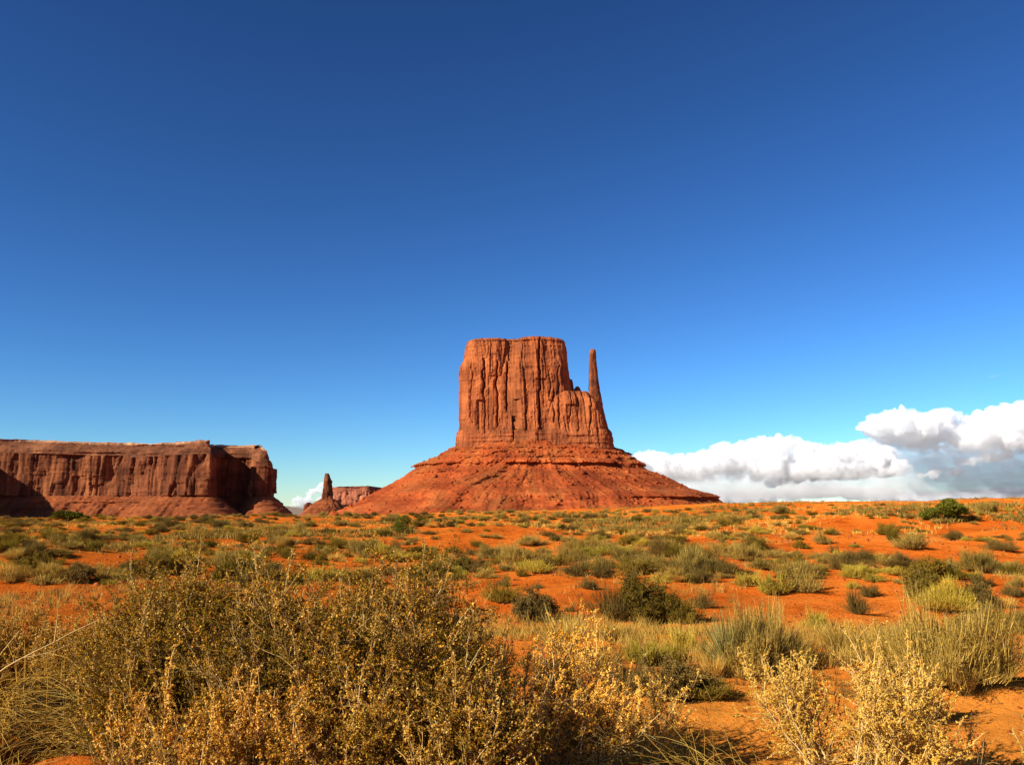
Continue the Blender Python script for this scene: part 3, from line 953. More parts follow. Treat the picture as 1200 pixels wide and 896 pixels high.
KIND = {  # kind: (object name, material, words, variants)
    'sage': ('sagebrush', 'sage', 'grey green sagebrush', dict(h=.55, n_blade=2600, n_leaf=1500, bw=.008, lump=.5)),
    'dark': ('blackbrush', 'dark', 'dark olive shrub', dict(h=.6, n_blade=2200, n_leaf=2600, bw=.008, lump=.55, leaf=.026)),
    'brown': ('dry_shrub', 'brown', 'brown twiggy shrub', dict(h=.55, n_blade=2400, n_leaf=900, bw=.007, lump=.55)),
    'yellow': ('rabbitbrush', 'yellow', 'yellow green rabbitbrush', dict(h=.6, n_blade=2600, n_leaf=1800, bw=.008, lump=.4, upright=.8)),
    'straw': ('grass_tuft', 'straw', 'straw coloured grass tuft', dict(h=.7, n_blade=1100, n_leaf=0, bw=.006, lump=.3, spread=.95, inner=.05, upright=1.2, rs=(.05, .3))),
}
PROTO = {}
FINE = {'sage': dict(n_blade=9000, n_leaf=9000, bw=.0036, leaf=.012, inner=.5, upright=.5, rs=(.4, 1.0), lump=.6), 'dark': dict(n_blade=5000, n_leaf=16000, bw=.004, leaf=.013, inner=.6, upright=.1), 'yellow': dict(n_blade=7000, n_leaf=9000, bw=.004, leaf=.012, inner=.55, upright=.3),
        'brown': dict(n_blade=7000, n_leaf=7000, bw=.0035, leaf=.012, inner=.55, upright=.2), 'straw': dict(n_blade=2200, bw=.0035)}
for ki, (nm, mt, wd, kw) in KIND.items():
    PROTO[ki] = [dict(name=nm, mat=mt, parts=tuft_parts(1000 + 31 * v + len(ki) * 7, **({**kw, 'h': kw['h'] * (.8 + .09 * ((v * 5) % 6)), 'lump': kw['lump'] * (.8 + .16 * ((v * 2 + 1) % 6)), 'n_blade': int(kw['n_blade'] * (.55 + .12 * ((v * 4 + 2) % 6)))} if v < 6 else {**kw, **FINE[ki]}))) for v in range(8)]
    for v, pr in enumerate(PROTO[ki]):
        pr['fol'] = mesh_np(nm + '_foliage', *pr['parts'][0], M[mt])
        pr['stm'] = mesh_np(nm + '_stems', *pr['parts'][1], M['stem'])
        n_all = join(*pr['parts'])
        nf = len(pr['parts'][0][1])
        me = mesh_np(nm, *n_all, M[mt])
        pr['one'] = me

def saltbush(name, label, cat, loc, W, H, seed, n0=70, n1=7, n2=5, leaves=10, seeds=20, seed_mat='seed', leaf_m='olive', stem_m='stem', ssize=.0062, lsize=.011, low=0.15, group=None, lean=(0, 0), twig=.17, wands=2.2):
    g = np.random.default_rng(seed)
    t = thing(name, label, cat, loc, group)
    nc = max(4, n0 // 6)                                   # stems stand in sheaves with gaps between them
    ca, cq, ch = g.uniform(0, 2 * np.pi, nc), np.sqrt(g.random(nc)), g.uniform(.62, 1.1, nc)
    wh = g.integers(0, nc, n0)
    cxy = np.stack([np.cos(ca) * cq, np.sin(ca) * cq], -1)[wh] + g.normal(size=(n0, 2)) * .11
    a = np.arctan2(cxy[:, 1], cxy[:, 0])
    q = np.minimum(np.hypot(cxy[:, 0], cxy[:, 1]), 1.05)
    tip = np.stack([np.cos(a) * q * W / 2 + lean[0], np.sin(a) * q * W * .42 + lean[1], H * (1 - .45 * q ** 2.2) * ch[wh] * g.uniform(.82, 1.06, n0)], -1)
    tip[:, :2] *= (1 + .25 * fbm(np.cos(a) * 2 + seed, np.sin(a) * 2, 0, 2, seed))[:, None]
    base = np.stack([np.cos(a) * q * W * .16, np.sin(a) * q * W * .14, -.05 + 0 * a], -1)
    L0 = np.linalg.norm(tip - base, axis=1)
    d0 = nrm(tip - base)
    C0 = curves(base, d0 + np.stack([np.cos(a), np.sin(a), 0 * a], -1) * .25 * q[:, None], L0 * 1.05, 8, g, .11, .05)
    p1, t1 = along(C0, g, n1, .22, 1.0)
    d1 = nrm(t1 * .7 + rand_dir(g, len(p1)) * .75 + np.array((0, 0, .18)))
    C1 = curves(p1, d1, g.uniform(.5, 1.2, len(p1)) * twig * 1.7 * H, 5, g, .22, .06)
    p2, t2 = along(C1, g, n2, .15, 1.0)
    d2 = nrm(t2 * .7 + rand_dir(g, len(p2)) * .8 + np.array((0, 0, .12)))
    C2 = curves(p2, d2, g.uniform(.4, 1.2, len(p2)) * twig, 3, g, .22, .05)
    nw = int(n0 * wands)
    pw, tw = along(C0, g, 3, .62, 1.0)
    sel = g.permutation(len(pw))[:max(nw, 2)]
    pw, tw = pw[sel], tw[sel]
    CW = curves(pw, tw * .8 + np.array((0, 0, .55)) + rand_dir(g, len(pw)) * .25, g.uniform(.5, 1.3, len(pw)) * twig * 1.9, 7, g, .13, .06)
    wp, wt = along(CW, g, 18, .05, .97)
    CS = curves(wp, wt * .5 + rand_dir(g, len(wp)), g.uniform(.4, 1.1, len(wp)) * .045, 2, g, .2, .1)
    stk = join(tubes(CW, .0034 + 0 * pw[:, 0], .0014 + 0 * pw[:, 0], 4), tubes(CS, .0015 + 0 * wp[:, 0], .0009 + 0 * wp[:, 0], 3))
    st = join(tubes(C0, g.uniform(.006, .011, n0), .003 + 0 * a, 4), tubes(C1, .0032 + 0 * p1[:, 0], .0014 + 0 * p1[:, 0], 3), tubes(C2, .0018 + 0 * p2[:, 0], .0008 + 0 * p2[:, 0], 3))
    obj('stems', mesh_np(name + '_stems', *st, M[stem_m]), t)
    if wands >= .5:
        obj('stalks', mesh_np(name + '_stalks', *stk, M['pale_stem']), t)
    if leaves:
        lp, lt = along(C2, g, leaves, .05, 1.0)
        n = len(lp)
        U = nrm(lt * .5 + rand_dir(g, n)) * lsize * g.uniform(.6, 1.3, (n, 1))
        Wd = nrm(np.cross(U, rand_dir(g, n))) * lsize * .32
        obj('leaves', mesh_np(name + '_leaves', *quads(lp + U, U, Wd), M[leaf_m]), t)
    if seeds:
        # winged seed bracts, crowded on some twigs and missing on others
        mask = (fbm(p2[:, 0] * 3, p2[:, 1] * 3, p2[:, 2] * 3, 2, seed + 5) + .35 + .6 * (p2[:, 2] / H - .5)) > low
        sp, stt = along(C2[mask], g, seeds, .25, 1.0)
        q1, _ = along(CS, g, max(5, seeds // 2), .05, 1.0)
        sp = np.concatenate([sp, q1])
        n = len(sp)
        sp = sp + rand_dir(g, n) * .006
        U = rand_dir(g, n) * ssize * g.uniform(.5, 1.25, (n, 1))
        W1 = nrm(np.cross(U, rand_dir(g, n))) * ssize * .8
        W2 = np.cross(nrm(U), W1)
        k = n // 2
        v1, f1 = quads(sp, U, W1)
        v2, f2 = quads(sp[:k], U[:k], W2[:k])
        obj('seed_clusters', mesh_np(name + '_seeds', *join((v1, f1), (v2, f2)), M[seed_mat]), t)
    return t

CAT = {'sage': 'shrub', 'dark': 'shrub', 'brown': 'shrub', 'yellow': 'shrub', 'straw': 'grass tuft'}
def put(ki, px, py, w, h, label, group=None, simple=False, rng=RNG):
    """A plant whose foot stands at photo spot (px, py), w and h pixels large there."""
    p = ground_hit(px, py)
    if p is None:
        return None
    m = p[1] / F
    if w * m > .6 and w > 38 and p[1] < 24 and ki in ('dark', 'brown'):        # near enough to show its branching
        o = saltbush(KIND[ki][0], label, CAT[ki], (p[0], p[1], p[2] - .02), w * m, h * m * .95, int(px * 7 + py), n0=64, n1=6, n2=5, leaves=15, seeds=0, leaf_m=KIND[ki][1], lsize=.016, twig=.12, wands=.25, group=group)
        return o
    v = PROTO[ki][6 + int(rng.integers(2))] if w * m > .75 else PROTO[ki][int(rng.integers(6))]
    hh = KIND[ki][3]['h']
    sc = (w * m * 1.05, w * m * rng.uniform(.85, 1.15), h * m / hh)
    rz = rng.uniform(0, 6.28)
    loc = (p[0], p[1], p[2] - .02)
    if simple:
        o = obj(v['name'], v['one'], None, loc)
        tag(o, label, CAT[ki], group)
    else:
        o = thing(v['name'], label, CAT[ki], loc, group)
        obj('foliage', v['fol'], o)
        obj('stems', v['stm'], o)
    o.rotation_euler = (0, 0, rz)
    # x/y stretch happens in the plant's own axes, so keep it nearly round
    a = (sc[0] + sc[1]) / 2
    o.scale = (a, a, sc[2] * .86)
    return o

# ---- plants one can point at: kind, column, foot row, width, height, label
PLANTS = [
    ('dark', 762, 729, 60, 52, 'large dark olive bush alone on bare red sand below the rock finger'),
    ('brown', 724, 727, 40, 36, 'brown twiggy bush pressed against the left side of the large olive bush'),
    ('dark', 800, 730, 38, 27, 'low dark bush pressed against the right side of the large olive bush'),
    ('brown', 824, 712, 26, 18, 'small brown shrub just up the slope from the large olive bush'),
    ('yellow', 755, 778, 34, 28, 'rounded yellow green cushion bush just in front of the large olive bush'),
    ('yellow', 784, 777, 34, 26, 'smaller yellow green cushion bush between its rounder twin and the yucca'),
    ('yellow', 803, 764, 36, 26, 'yellow green bush directly behind the left edge of the yucca clump'),
    ('sage', 893, 786, 80, 60, 'wide grey green bush growing round the foot of the yucca'),
    ('sage', 876, 794, 52, 34, 'low grey green shrub in front of the right side of the yucca'),
    ('straw', 838, 793, 34, 26, 'dry grass tuft in front of the left side of the yucca'),
    ('brown', 742, 813, 62, 34, 'low dark brown brush at the left end of the strip before the yucca'),
    ('brown', 790, 818, 72, 36, 'low dark brown brush in the middle of the strip before the yucca'),
    ('dark', 832, 818, 50, 32, 'low dark brush at the right end of the strip before the yucca'),
    ('sage', 1110, 802, 118, 76, 'broad tall grey green bush behind the golden saltbush, biggest on the right'),
    ('sage', 1060, 790, 84, 62, 'grey green bush merging into the left side of the broad tall bush'),
    ('sage', 1155, 800, 56, 50, 'grey green bush merging into the right side of the broad tall bush'),
    ('yellow', 1068, 778, 38, 34, 'yellow green bush tucked between golden saltbush and the broad grey green bush'),
    ('dark', 1078, 704, 56, 46, 'dark olive shrub beside the pale yellow rabbitbrush'),
    ('yellow', 1115, 716, 60, 36, 'pale yellow flowering rabbitbrush behind the broad grey green bush'),
    ('brown', 1150, 712, 40, 26, 'brownish shrub to the right of the pale yellow rabbitbrush'),
    ('sage', 1175, 738, 62, 22, 'flat grey shrub at the picture edge above the broad bush'),
    ('sage', 1135, 738, 60, 20, 'flat grey shrub just behind the broad tall bush'),
    ('straw', 1130, 816, 50, 48, 'pale fountain of dry grass in front of the broad grey green bush'),
    ('yellow', 906, 697, 34, 29, 'yellow green bush in the pair on the red slope above the yucca'),
    ('sage', 942, 694, 39, 24, 'grey green bush in the pair on the red slope above the yucca'),
    ('brown', 1006, 719, 26, 20, 'small brown shrub standing alone above the golden saltbush'),
    ('yellow', 958, 737, 26, 20, 'small yellow green shrub just above the golden saltbush tip'),
    ('sage', 1110, 672, 31, 21, 'grey green shrub alone on the red slope below the juniper'),
    ('sage', 1067, 643, 26, 15, 'grey green shrub on the hummock just below the juniper'),
    ('dark', 1046, 633, 17, 10, 'small dark shrub on the hummock beside the grey green one'),
    ('brown', 977, 648, 9, 8, 'tiny round brown shrub on the bare red hummock'),
    ('brown', 998, 655, 14, 10, 'small brown shrub at the foot of the bare red hummock'),
    ('brown', 1021, 667, 17, 12, 'small brown shrub in the row below the bare red hummock'),
    ('sage', 1042, 662, 31, 12, 'flat grey green shrub in the row below the bare red hummock'),
    ('brown', 1159, 671, 17, 10, 'dark round shrub near the right edge on bare slope'),
    ('sage', 1187, 667, 22, 12, 'grey green shrub at the right edge on bare slope'),
    ('brown', 1152, 686, 24, 12, 'brown shrub low on the bare slope near the right edge'),
    ('sage', 1190, 686, 22, 12, 'upper of two shrubs stacked at the right edge'),
    ('brown', 1190, 699, 22, 12, 'lower of two shrubs stacked at the right edge'),
    ('brown', 1019, 699, 22, 14, 'brown shrub on the slope between bush pair and rabbitbrush'),
    ('yellow', 1024, 681, 22, 11, 'pale yellow shrub above a brown shrub on the red slope'),
    ('straw', 1054, 684, 20, 11, 'straw grass tuft beside the pale yellow shrub on the slope'),
    ('yellow', 998, 677, 22, 14, 'yellow green shrub right of the bush pair on the slope'),
    ('yellow', 999, 689, 14, 10, 'small bright shrub just below the yellow green one'),
    ('yellow', 875, 686, 27, 15, 'yellow green shrub left of the bush pair on the slope'),
    ('brown', 708, 672, 20, 14, 'brown shrub on the red slope left of centre gap'),
    ('brown', 741, 679, 15, 14, 'small brown shrub standing above the large olive bush'),
    ('brown', 822, 682, 22, 15, 'dark brown shrub in the middle of the red slope'),
    ('sage', 735, 656, 34, 14, 'wide grey green sage on the slope under the rock finger'),
    ('sage', 770, 668, 39, 15, 'wide grey green sage next to its neighbour under the rock finger'),
    ('sage', 850, 652, 35, 14, 'wide grey green sage on the slope under the white cloud edge'),
    ('dark', 888, 644, 29, 15, 'dark shrub behind the wide sage under the cloud edge'),
    ('brown', 852, 672, 28, 13, 'brown shrub below the wide sage under the cloud edge'),
    ('sage', 895, 666, 35, 14, 'grey green sage above the bush pair on the slope'),
    ('dark', 940, 642, 22, 11, 'dark shrub in line above the bush pair'),
    ('dark', 938, 662, 24, 13, 'dark shrub right behind the bush pair'),
    ('sage', 966, 637, 23, 12, 'grey sage on the crest of the red hummock'),
    ('straw', 963, 660, 22, 10, 'straw tuft at the edge of the bare red hummock'),
    ('brown', 552, 650, 15, 8, 'small brown shrub at the foot of the central bare dune'),
    ('brown', 568, 649, 14, 8, 'brown shrub right of its twin at the foot of the central bare dune'),
    ('brown', 540, 653, 14, 8, 'brown shrub left of its twin at the foot of the central bare dune'),
    ('brown', 510, 632, 9, 6, 'lone tiny shrub on the flank of the central bare dune'),
    ('brown', 553, 667, 48, 14, 'wide brown green shrub below the central bare dune'),
    ('dark', 536, 679, 15, 9, 'small dark shrub below the wide brown green one'),
    ('sage', 606, 659, 43, 17, 'wide grey green sage right of the central bare dune'),
    ('yellow', 628, 671, 32, 17, 'yellow rabbitbrush below the wide sage by the central dune'),
    ('dark', 612, 675, 17, 12, 'small dark shrub beside the yellow rabbitbrush'),
    ('dark', 653, 662, 26, 15, 'dark shrub in the row below the butte centre'),
    ('sage', 670, 657, 31, 15, 'grey sage in the row below the butte centre'),
    ('brown', 676, 674, 29, 15, 'brown shrub left in the pair below the row'),
    ('brown', 704, 676, 27, 15, 'brown shrub right in the pair below the row'),
    ('brown', 692, 690, 17, 12, 'small brown shrub on the open red sand below the pair'),
    ('brown', 590, 687, 14, 10, 'small brown shrub on the open red sand left of centre'),
    ('brown', 630, 689, 14, 8, 'tiny brown shrub on the open red sand at centre'),
    ('dark', 588, 706, 30, 22, 'dark green shrub on open sand behind the golden stalks'),
    ('brown', 626, 726, 48, 34, 'brown wispy bush just behind the golden stalks'),
    ('brown', 668, 716, 13, 9, 'tiny shrub on the red sand left of the large olive bush'),
    ('sage', 683, 643, 39, 12, 'yellowish sage in the upper row under the butte'),
    ('sage', 623, 638, 32, 9, 'grey sage in the upper row under the butte'),
    ('straw', 718, 752, 46, 24, 'tan grass patch in front of the large olive bush'),
    ('straw', 660, 765, 70, 44, 'tall straw grass patch behind the golden stalks'),
    ('straw', 700, 790, 60, 44, 'tall straw grass patch left of the dark brush strip'),
    ('straw', 920, 770, 50, 34, 'straw grass patch between yucca and golden saltbush'),
    ('straw', 985, 762, 60, 30, 'straw grass patch right behind the golden saltbush'),
    ('straw', 1180, 712, 36, 18, 'small straw tuft at the right edge by the flat shrub'),
    ('sage', 123, 674, 31, 14, 'grey sage on the bare red patch at left'),
    ('brown', 95, 671, 20, 13, 'brown shrub on the bare red patch at left'),
    ('sage', 14, 682, 31, 17, 'sage clump at the left edge below the shaded cliff foot'),
    ('dark', 64, 661, 17, 8, 'small dark shrub above the bare red patch'),
    ('sage', 70, 650, 37, 9, 'flat pale sage above the bare red patch'),
    ('straw', 14, 656, 34, 15, 'pale grass clump at the left edge'),
    ('dark', 190, 651, 31, 13, 'dark shrub at the right end of the bare red patch'),
    ('dark', 162, 659, 12, 6, 'tiny dark shrub on the bare red patch'),
    ('dark', 310, 652, 17, 11, 'dark shrub beside the tip of the great bush, nearer the bush'),
    ('dark', 336, 654, 17, 11, 'dark shrub between the two tips of the great bush'),
    ('brown', 104, 635, 34, 13, 'brown shrub in the left scrub row below the mesa'),
    ('dark', 60, 631, 27, 10, 'dark shrub in the left scrub row below the mesa'),
    ('dark', 20, 635, 27, 13, 'dark shrub at the left end of the scrub row'),
    ('dark', 178, 627, 19, 9, 'small dark shrub at the right end of the left scrub row'),
    ('sage', 914, 602, 19, 12, 'round green shrub on the skyline under the cloud bank'),
    ('sage', 1156, 599, 26, 12, 'pale shrub on the skyline right of the juniper'),
    ('dark', 1142, 610, 16, 8, 'dark shrub just right of the juniper foot'),
]
for ki, px, py, w, h, lb in PLANTS:
    o = put(ki, px, py, w, h, lb, 'desert shrubs scattered over the red flats' if ki != 'straw' else 'dry grass tufts')

# ---- the many smaller plants between them: still one object each
BARE = [(560, 632, 85, 15), (985, 640, 70, 14), (650, 698, 110, 22), (945, 712, 80, 15), (1040, 700, 60, 9), (1155, 620, 60, 10), (110, 660, 80, 12), (1130, 650, 90, 16), (1000, 615, 60, 8), (870, 835, 150, 40), (1130, 860, 120, 60), (860, 720, 60, 16), (1030, 720, 60, 12), (600, 640, 30, 10)]
def zone(px, py):
    dep = 'far back' if py < 613 else ('well back' if py < 632 else 'midway out')
    for lim, s_ in ((160, 'below the shaded mesa foot'), (330, 'below the mesa cliff corner'), (470, 'below the thin distant spire'), (560, "below the butte's left talus"), (640, "below the butte's main wall"), (740, 'below the rock finger'), (860, "below the butte's right talus"), (1030, 'under the long cloud bank'), (9999, 'near the juniper under the tall cloud')):
        if px < lim:
            return f'{dep} {s_}', s_
rf = np.random.default_rng(99)
LW = {'sage': 'grey green sagebrush', 'dark': 'dark olive shrub', 'brown': 'brown twiggy shrub', 'yellow': 'yellow green rabbitbrush', 'straw': 'straw grass tuft'}
used = [(p[1], p[2], p[3]) for p in PLANTS]
cnt = 0
tries = 0
while cnt < 900 and tries < 24000:
    tries += 1
    px = rf.uniform(-10, 1210)
    py = 600 + 85 * rf.random() ** 2.1
    if px > 760: py -= 8 * sst(760, 900, px)
    if any(((px - a) / c) ** 2 + ((py - b) / e) ** 2 < 1 for a, b, c, e in BARE) and rf.random() < .93:
        continue
    if vn(px / 55, py / 9, 3, 5) < -.15 and rf.random() < .75:
        continue
    w = (py - 588) * (.16 + .42 * rf.random() ** 1.6) + 4
    if px > 800 and rf.random() < .3:
        continue
    if any(abs(px - a) < (w + c) * .36 and abs(py - b) < 3.0 for a, b, c in used):
        continue
    q = ['sage', 'sage', 'sage', 'dark', 'dark', 'brown', 'brown', 'yellow', 'straw'][int(rf.integers(9))]
    zl, zg = zone(px, py)
    size = 'small' if w < 13 else ('mid sized' if w < 22 else 'broad')
    o = put(q, px, py, w, w * rf.uniform(.32, .5), f'{size} {LW[q]} {zl}', f'{size} {LW[q]} {zl}', simple=True, rng=rf)
    if o is None:
        continue
    if w > 9 and rf.random() < .5:      # a neighbour grown into its right side, darker kinds standing in for its shade
        q2 = ['brown', 'dark', 'yellow', 'straw'][int(rf.integers(4))]
        w2 = w * rf.uniform(.5, .85)
        lb2 = f"{'small' if w2 < 13 else 'mid sized'} {LW[q2]} beside another {zl}"
        if put(q2, px + w * rf.uniform(.28, .6), py + rf.uniform(-.5, 1.2), w2, w2 * rf.uniform(.35, .6), lb2, lb2, simple=True, rng=rf) is not None:
            cnt += 1
    used.append((px, py, w))
    cnt += 1

# ---- ground cover nobody could count: short dry grass and tiny scrub between the shrubs
def cover(name, label, n, dmin, dmax, mat, nb, hh, bw, seed, keep):
    g = np.random.default_rng(seed)
    a = g.uniform(-R(46), R(46), n * 4)
    d = np.exp(g.uniform(math.log(dmin), math.log(dmax), n * 4))
    x, y = d * np.sin(a), d * np.cos(a)
    z = hgt(x, y)
    px = 600 + F * x / y
    py = HOR - F * (z - EYE) / y
    k = keep(px, py, x, y, g)
    for bx, by, bw_, bh in BARE:
        k &= ~((((px - bx) / bw_) ** 2 + ((py - by) / bh) ** 2 < 1) & (g.random(len(px)) < .93))
    idx = np.where(k)[0][:n]
    P = np.repeat(np.stack([x[idx], y[idx], z[idx]], -1), nb, 0)
    sz = np.repeat(g.uniform(.5, 1.3, len(idx)), nb)
    m = len(P)
    b = P + g.normal(size=(m, 3)) * np.array((.3, .3, 0)) * (hh * sz)[:, None]
    tip = b + (g.normal(size=(m, 3)) * np.array((.32, .32, 0)) + np.array((0, 0, 1)) * g.uniform(.5, 1.0, (m, 1))) * (hh * sz)[:, None]
    v, f = blades(b - np.array((0, 0, .02)), tip, bw * g.uniform(.6, 1.4, m), g)
    o = obj(name, mesh_np(name, v, f, M[mat]))
    tag(o, label, kind='stuff')
cover('dry_grass', 'short straw coloured grass between the shrubs', 8000, 6.0, 45, 'straw', 14, .17, .0035, 501,
      lambda px, py, x, y, g: (vn(x / 2.2, y / 2.2, 0, 511) > .05) & ((g.random(len(x)) < .3) | (np.abs(py - 768) < 34)))
cover('far_dry_grass', 'pale grass mottling the far flats', 11000, 40, 170, 'straw', 9, .17, .011, 502, lambda px, py, x, y, g: vn(x / 9, y / 9, 0, 512) > -.1)
cover('far_scrub', 'fine grey green scrub carpeting the far flats', 11000, 40, 170, 'sage', 12, .26, .02, 503, lambda px, py, x, y, g: vn(x / 8, y / 8, 5, 513) > .12 + .1 * sst(800, 1000, px))
cover('low_scrub', 'tiny brown weeds on the red flats', 2600, 9, 45, 'brown', 16, .10, .004, 504, lambda px, py, x, y, g: vn(x / 3, y / 3, 9, 514) > 0)
# ---- loose stones
def stones(name, label, n, dmin, dmax, smin, smax, seed):
    g = np.random.default_rng(seed)
    a = g.uniform(-R(36), R(36), n)
    d = np.exp(g.uniform(math.log(dmin), math.log(dmax), n))
    x, y = d * np.sin(a), d * np.cos(a)
    s_ = np.exp(g.uniform(math.log(smin), math.log(smax), n)) * np.clip(d / 12, .6, 3)
    v, f = scatter_lumps(np.stack([x, y, hgt(x, y) + s_ * .05], -1), s_, g)
    tag(obj(name, mesh_np(name, v, f, M['stone'])), label, kind='stuff')
stones('pebbles', 'loose red pebbles on the sand', 7000, 4.5, 60, .005, .03, 601)
stones('stones', 'scattered fist sized rocks on the red flats', 160, 9, 60, .02, .06, 602)

# ---- dead twigs and stems lying about on the near sand
gl = np.random.default_rng(640)
nl = 1700
al, dl = gl.uniform(-R(36), R(36), nl), np.exp(gl.uniform(math.log(4.5), math.log(20), nl))
lx, ly = dl * np.sin(al), dl * np.cos(al)
ta = gl.uniform(0, 2 * np.pi, nl)
TW = curves(np.stack([lx, ly, hgt(lx, ly) + .008], -1), np.stack([np.cos(ta), np.sin(ta), 0 * ta], -1), gl.uniform(.05, .28, nl), 3, gl, .12)
TW[..., 2] = hgt(TW[..., 0], TW[..., 1]) + .008
tag(obj('twig_litter', mesh_np('twig_litter', *tubes(TW, .0022 + 0 * ta, .0012 + 0 * ta, 3), M['stem'])), 'dead twigs and straw littering the near sand', kind='stuff')

# ---- dark green trees
def conifer_bush(name, label, cat, px, py, w, h, seed, lobes):
    p = ground_hit(px, py)
    m = p[1] / F
    g = np.random.default_rng(seed)
    t = thing(name, label, cat, (p[0], p[1], p[2] - .05))
    parts, limbs = [], []
    for (lx, ly, lz, r, n) in lobes:
        c = np.array((lx * w * m, ly * w * m, lz * h * m))
        d = rand_dir(g, n)
        rr = r * w * m * (g.uniform(.45, 1.05, n) ** .6) * (1 + .35 * fbm(d[:, 0] * 2 + seed, d[:, 1] * 2, d[:, 2] * 2, 3, seed))
        P = c + d * rr[:, None] * np.array((1, 1, .85 * h / w * 1.25))
        P[:, 2] = np.maximum(P[:, 2], .02)
        s_ = .018 * w * m * g.uniform(.6, 1.4, (n, 1))
        U = nrm(rand_dir(g, n) + d * .8 + np.array((0, 0, .5))) * s_ * 1.6
        W = nrm(np.cross(U, rand_dir(g, n))) * s_ * .55
        parts.append(quads(P, U, W))
        limbs.append(c)
    obj('crown', mesh_np(name + '_crown', *join(*parts), M['green']), t)
    L = np.array(limbs)
    st = curves(np.zeros((len(L), 3)) + g.normal(size=(len(L), 3)) * .03, L + np.array((0, 0, .1)), np.linalg.norm(L, axis=1) * 1.05, 6, g, .08)
    obj('trunk', mesh_np(name + '_trunk', *tubes(st, .03 * w * m, .008 * w * m, 6), M['bark'], True), t)
    return t
conifer_bush('juniper', 'dark green juniper on the skyline under the tall cloud', 'tree', 1108, 611, 52, 27, 5,
             [(.12, 0, .52, .28, 2600), (.30, .05, .50, .20, 1500), (-.02, -.1, .55, .22, 1500), (-.28, 0, .35, .17, 1200), (-.42, .05, .25, .12, 700), (.15, .1, .78, .16, 1000)])
conifer_bush('juniper', 'dark round bush before the shaded mesa foot at left', 'tree', 82, 611, 46, 15, 6,
             [(-.18, 0, .55, .26, 1500), (.10, 0, .45, .22, 1200), (.36, 0, .3, .14, 700), (-.05, .1, .5, .2, 800)])
conifer_bush('juniper', 'bright green upright bush below the butte talus, behind the great bush', 'tree', 471, 625, 24, 24, 8,
             [(0, 0, .5, .36, 1600), (.15, 0, .7, .24, 900), (-.22, 0, .35, .26, 900), (.05, 0, .25, .4, 800)])

# ---- yucca
def yucca(px, py, label):
    p = ground_hit(px, py)
    g = np.random.default_rng(44)
    t = thing('yucca', label, 'yucca', (p[0], p[1], p[2]))
    n = 110
    ph = g.uniform(0, 2 * np.pi, n)
    el = g.uniform(.55, 1.5, n)
    d = np.stack([np.cos(ph) * np.cos(el), np.sin(ph) * np.cos(el), np.sin(el)], -1)
    L = g.uniform(.45, .72, n)
    P = curves(d * .04 + np.array((0, 0, .02)), d, L, 5, g, .03, 0, .10)
    k1 = P.shape[1]
    T = nrm(np.gradient(P, axis=1))
    sd = nrm(np.cross(T, np.array((0, 0, 1.)) + .3 * rand_dir(g, n)[:, None]))
    wd = np.array((.6, 1, .95, .75, .45, .05))[None, :, None] * .0065
    up = np.cross(sd, T)
    A_, B_, C_ = P - sd * wd + up * wd * .5, P, P + sd * wd + up * wd * .5
    G = np.stack([A_, B_, C_], 2)
    idx = np.arange(n * k1 * 3).reshape(n, k1, 3)
    f = np.concatenate([np.stack([idx[:, :-1, j], idx[:, :-1, j + 1], idx[:, 1:, j + 1], idx[:, 1:, j]], -1).reshape(-1, 4) for j in (0, 1)])
    obj('leaf_rosette', mesh_np('yucca_leaf_rosette', G.reshape(-1, 3), f, M['yucca']), t)
    st = curves(np.array([[0, 0, -.03.real]]), np.array([[0, 0, 1.]]), [.12], 4, g, .05)
    obj('stem', mesh_np('yucca_stem', *tubes(st, [.05], [.03], 8), M['bark'], True), t)
    return t
yucca(852, 790, 'spiky yucca rosette rising out of grey green bush')

# ------------------------------------------------------------------ big shrubs close to the camera
def foot(x, y):
    return (x, y, float(hgt(x, y)))

saltbush('saltbush', 'great leafy saltbush filling the picture bottom, its tallest olive crown right of its middle', 'shrub', foot(-.95, 5.55), 1.55, 1.30, 201, n0=210, n1=8, n2=6, leaves=18, seeds=11, low=.50, wands=2.6)
saltbush('saltbush', 'olive and gold saltbush at the left of the great bush, with the feathery highest tip', 'shrub', foot(-2.05, 6.0), 1.15, 1.36, 202, n0=170, n1=8, n2=6, leaves=16, seeds=14, low=.36, wands=2.6)
saltbush('saltbush', 'seed-laden brown gold saltbush low in front of the great bush', 'shrub', foot(-1.45, 4.75), 1.45, .86, 203, n0=72, n1=7, n2=6, leaves=6, seeds=22, low=.22, wands=5.0)
saltbush('saltbush', 'dark tangled saltbush low in front of the taller olive crown', 'shrub', foot(-.45, 4.85), 1.05, .80, 204, n0=100, n1=8, n2=6, leaves=13, seeds=14, low=.42, wands=2.2)
saltbush('saltbush', 'dry golden saltbush with upright stalks at the right end of the great bush', 'shrub', foot(.15, 5.9), 1.2, .95, 205, n0=60, n1=7, n2=5, leaves=4, seeds=22, low=.1, seed_mat='seed_gold', stem_m='pale_stem', wands=4.0)
saltbush('saltbush', 'pale gold saltbush standing alone on red sand at right', 'shrub', foot(2.1, 5.75), .84, .88, 206, n0=42, n1=7, n2=5, leaves=2, seeds=22, low=.05, seed_mat='seed_gold', stem_m='pale_stem', wands=4.0)
saltbush('saltbush', 'low sprawling gold saltbush behind the lone pale one', 'shrub', foot(3.25, 7.6), .62, .30, 207, n0=30, n1=6, n2=4, leaves=2, seeds=14, low=-.1, seed_mat='seed_gold', stem_m='pale_stem')
saltbush('saltbush', 'sparse low sprig with thin stalks at the bottom right corner', 'shrub', foot(2.95, 5.75), .7, .34, 208, n0=14, n1=4, n2=3, leaves=0, seeds=10, low=0, seed_mat='seed_gold', stem_m='pale_stem')
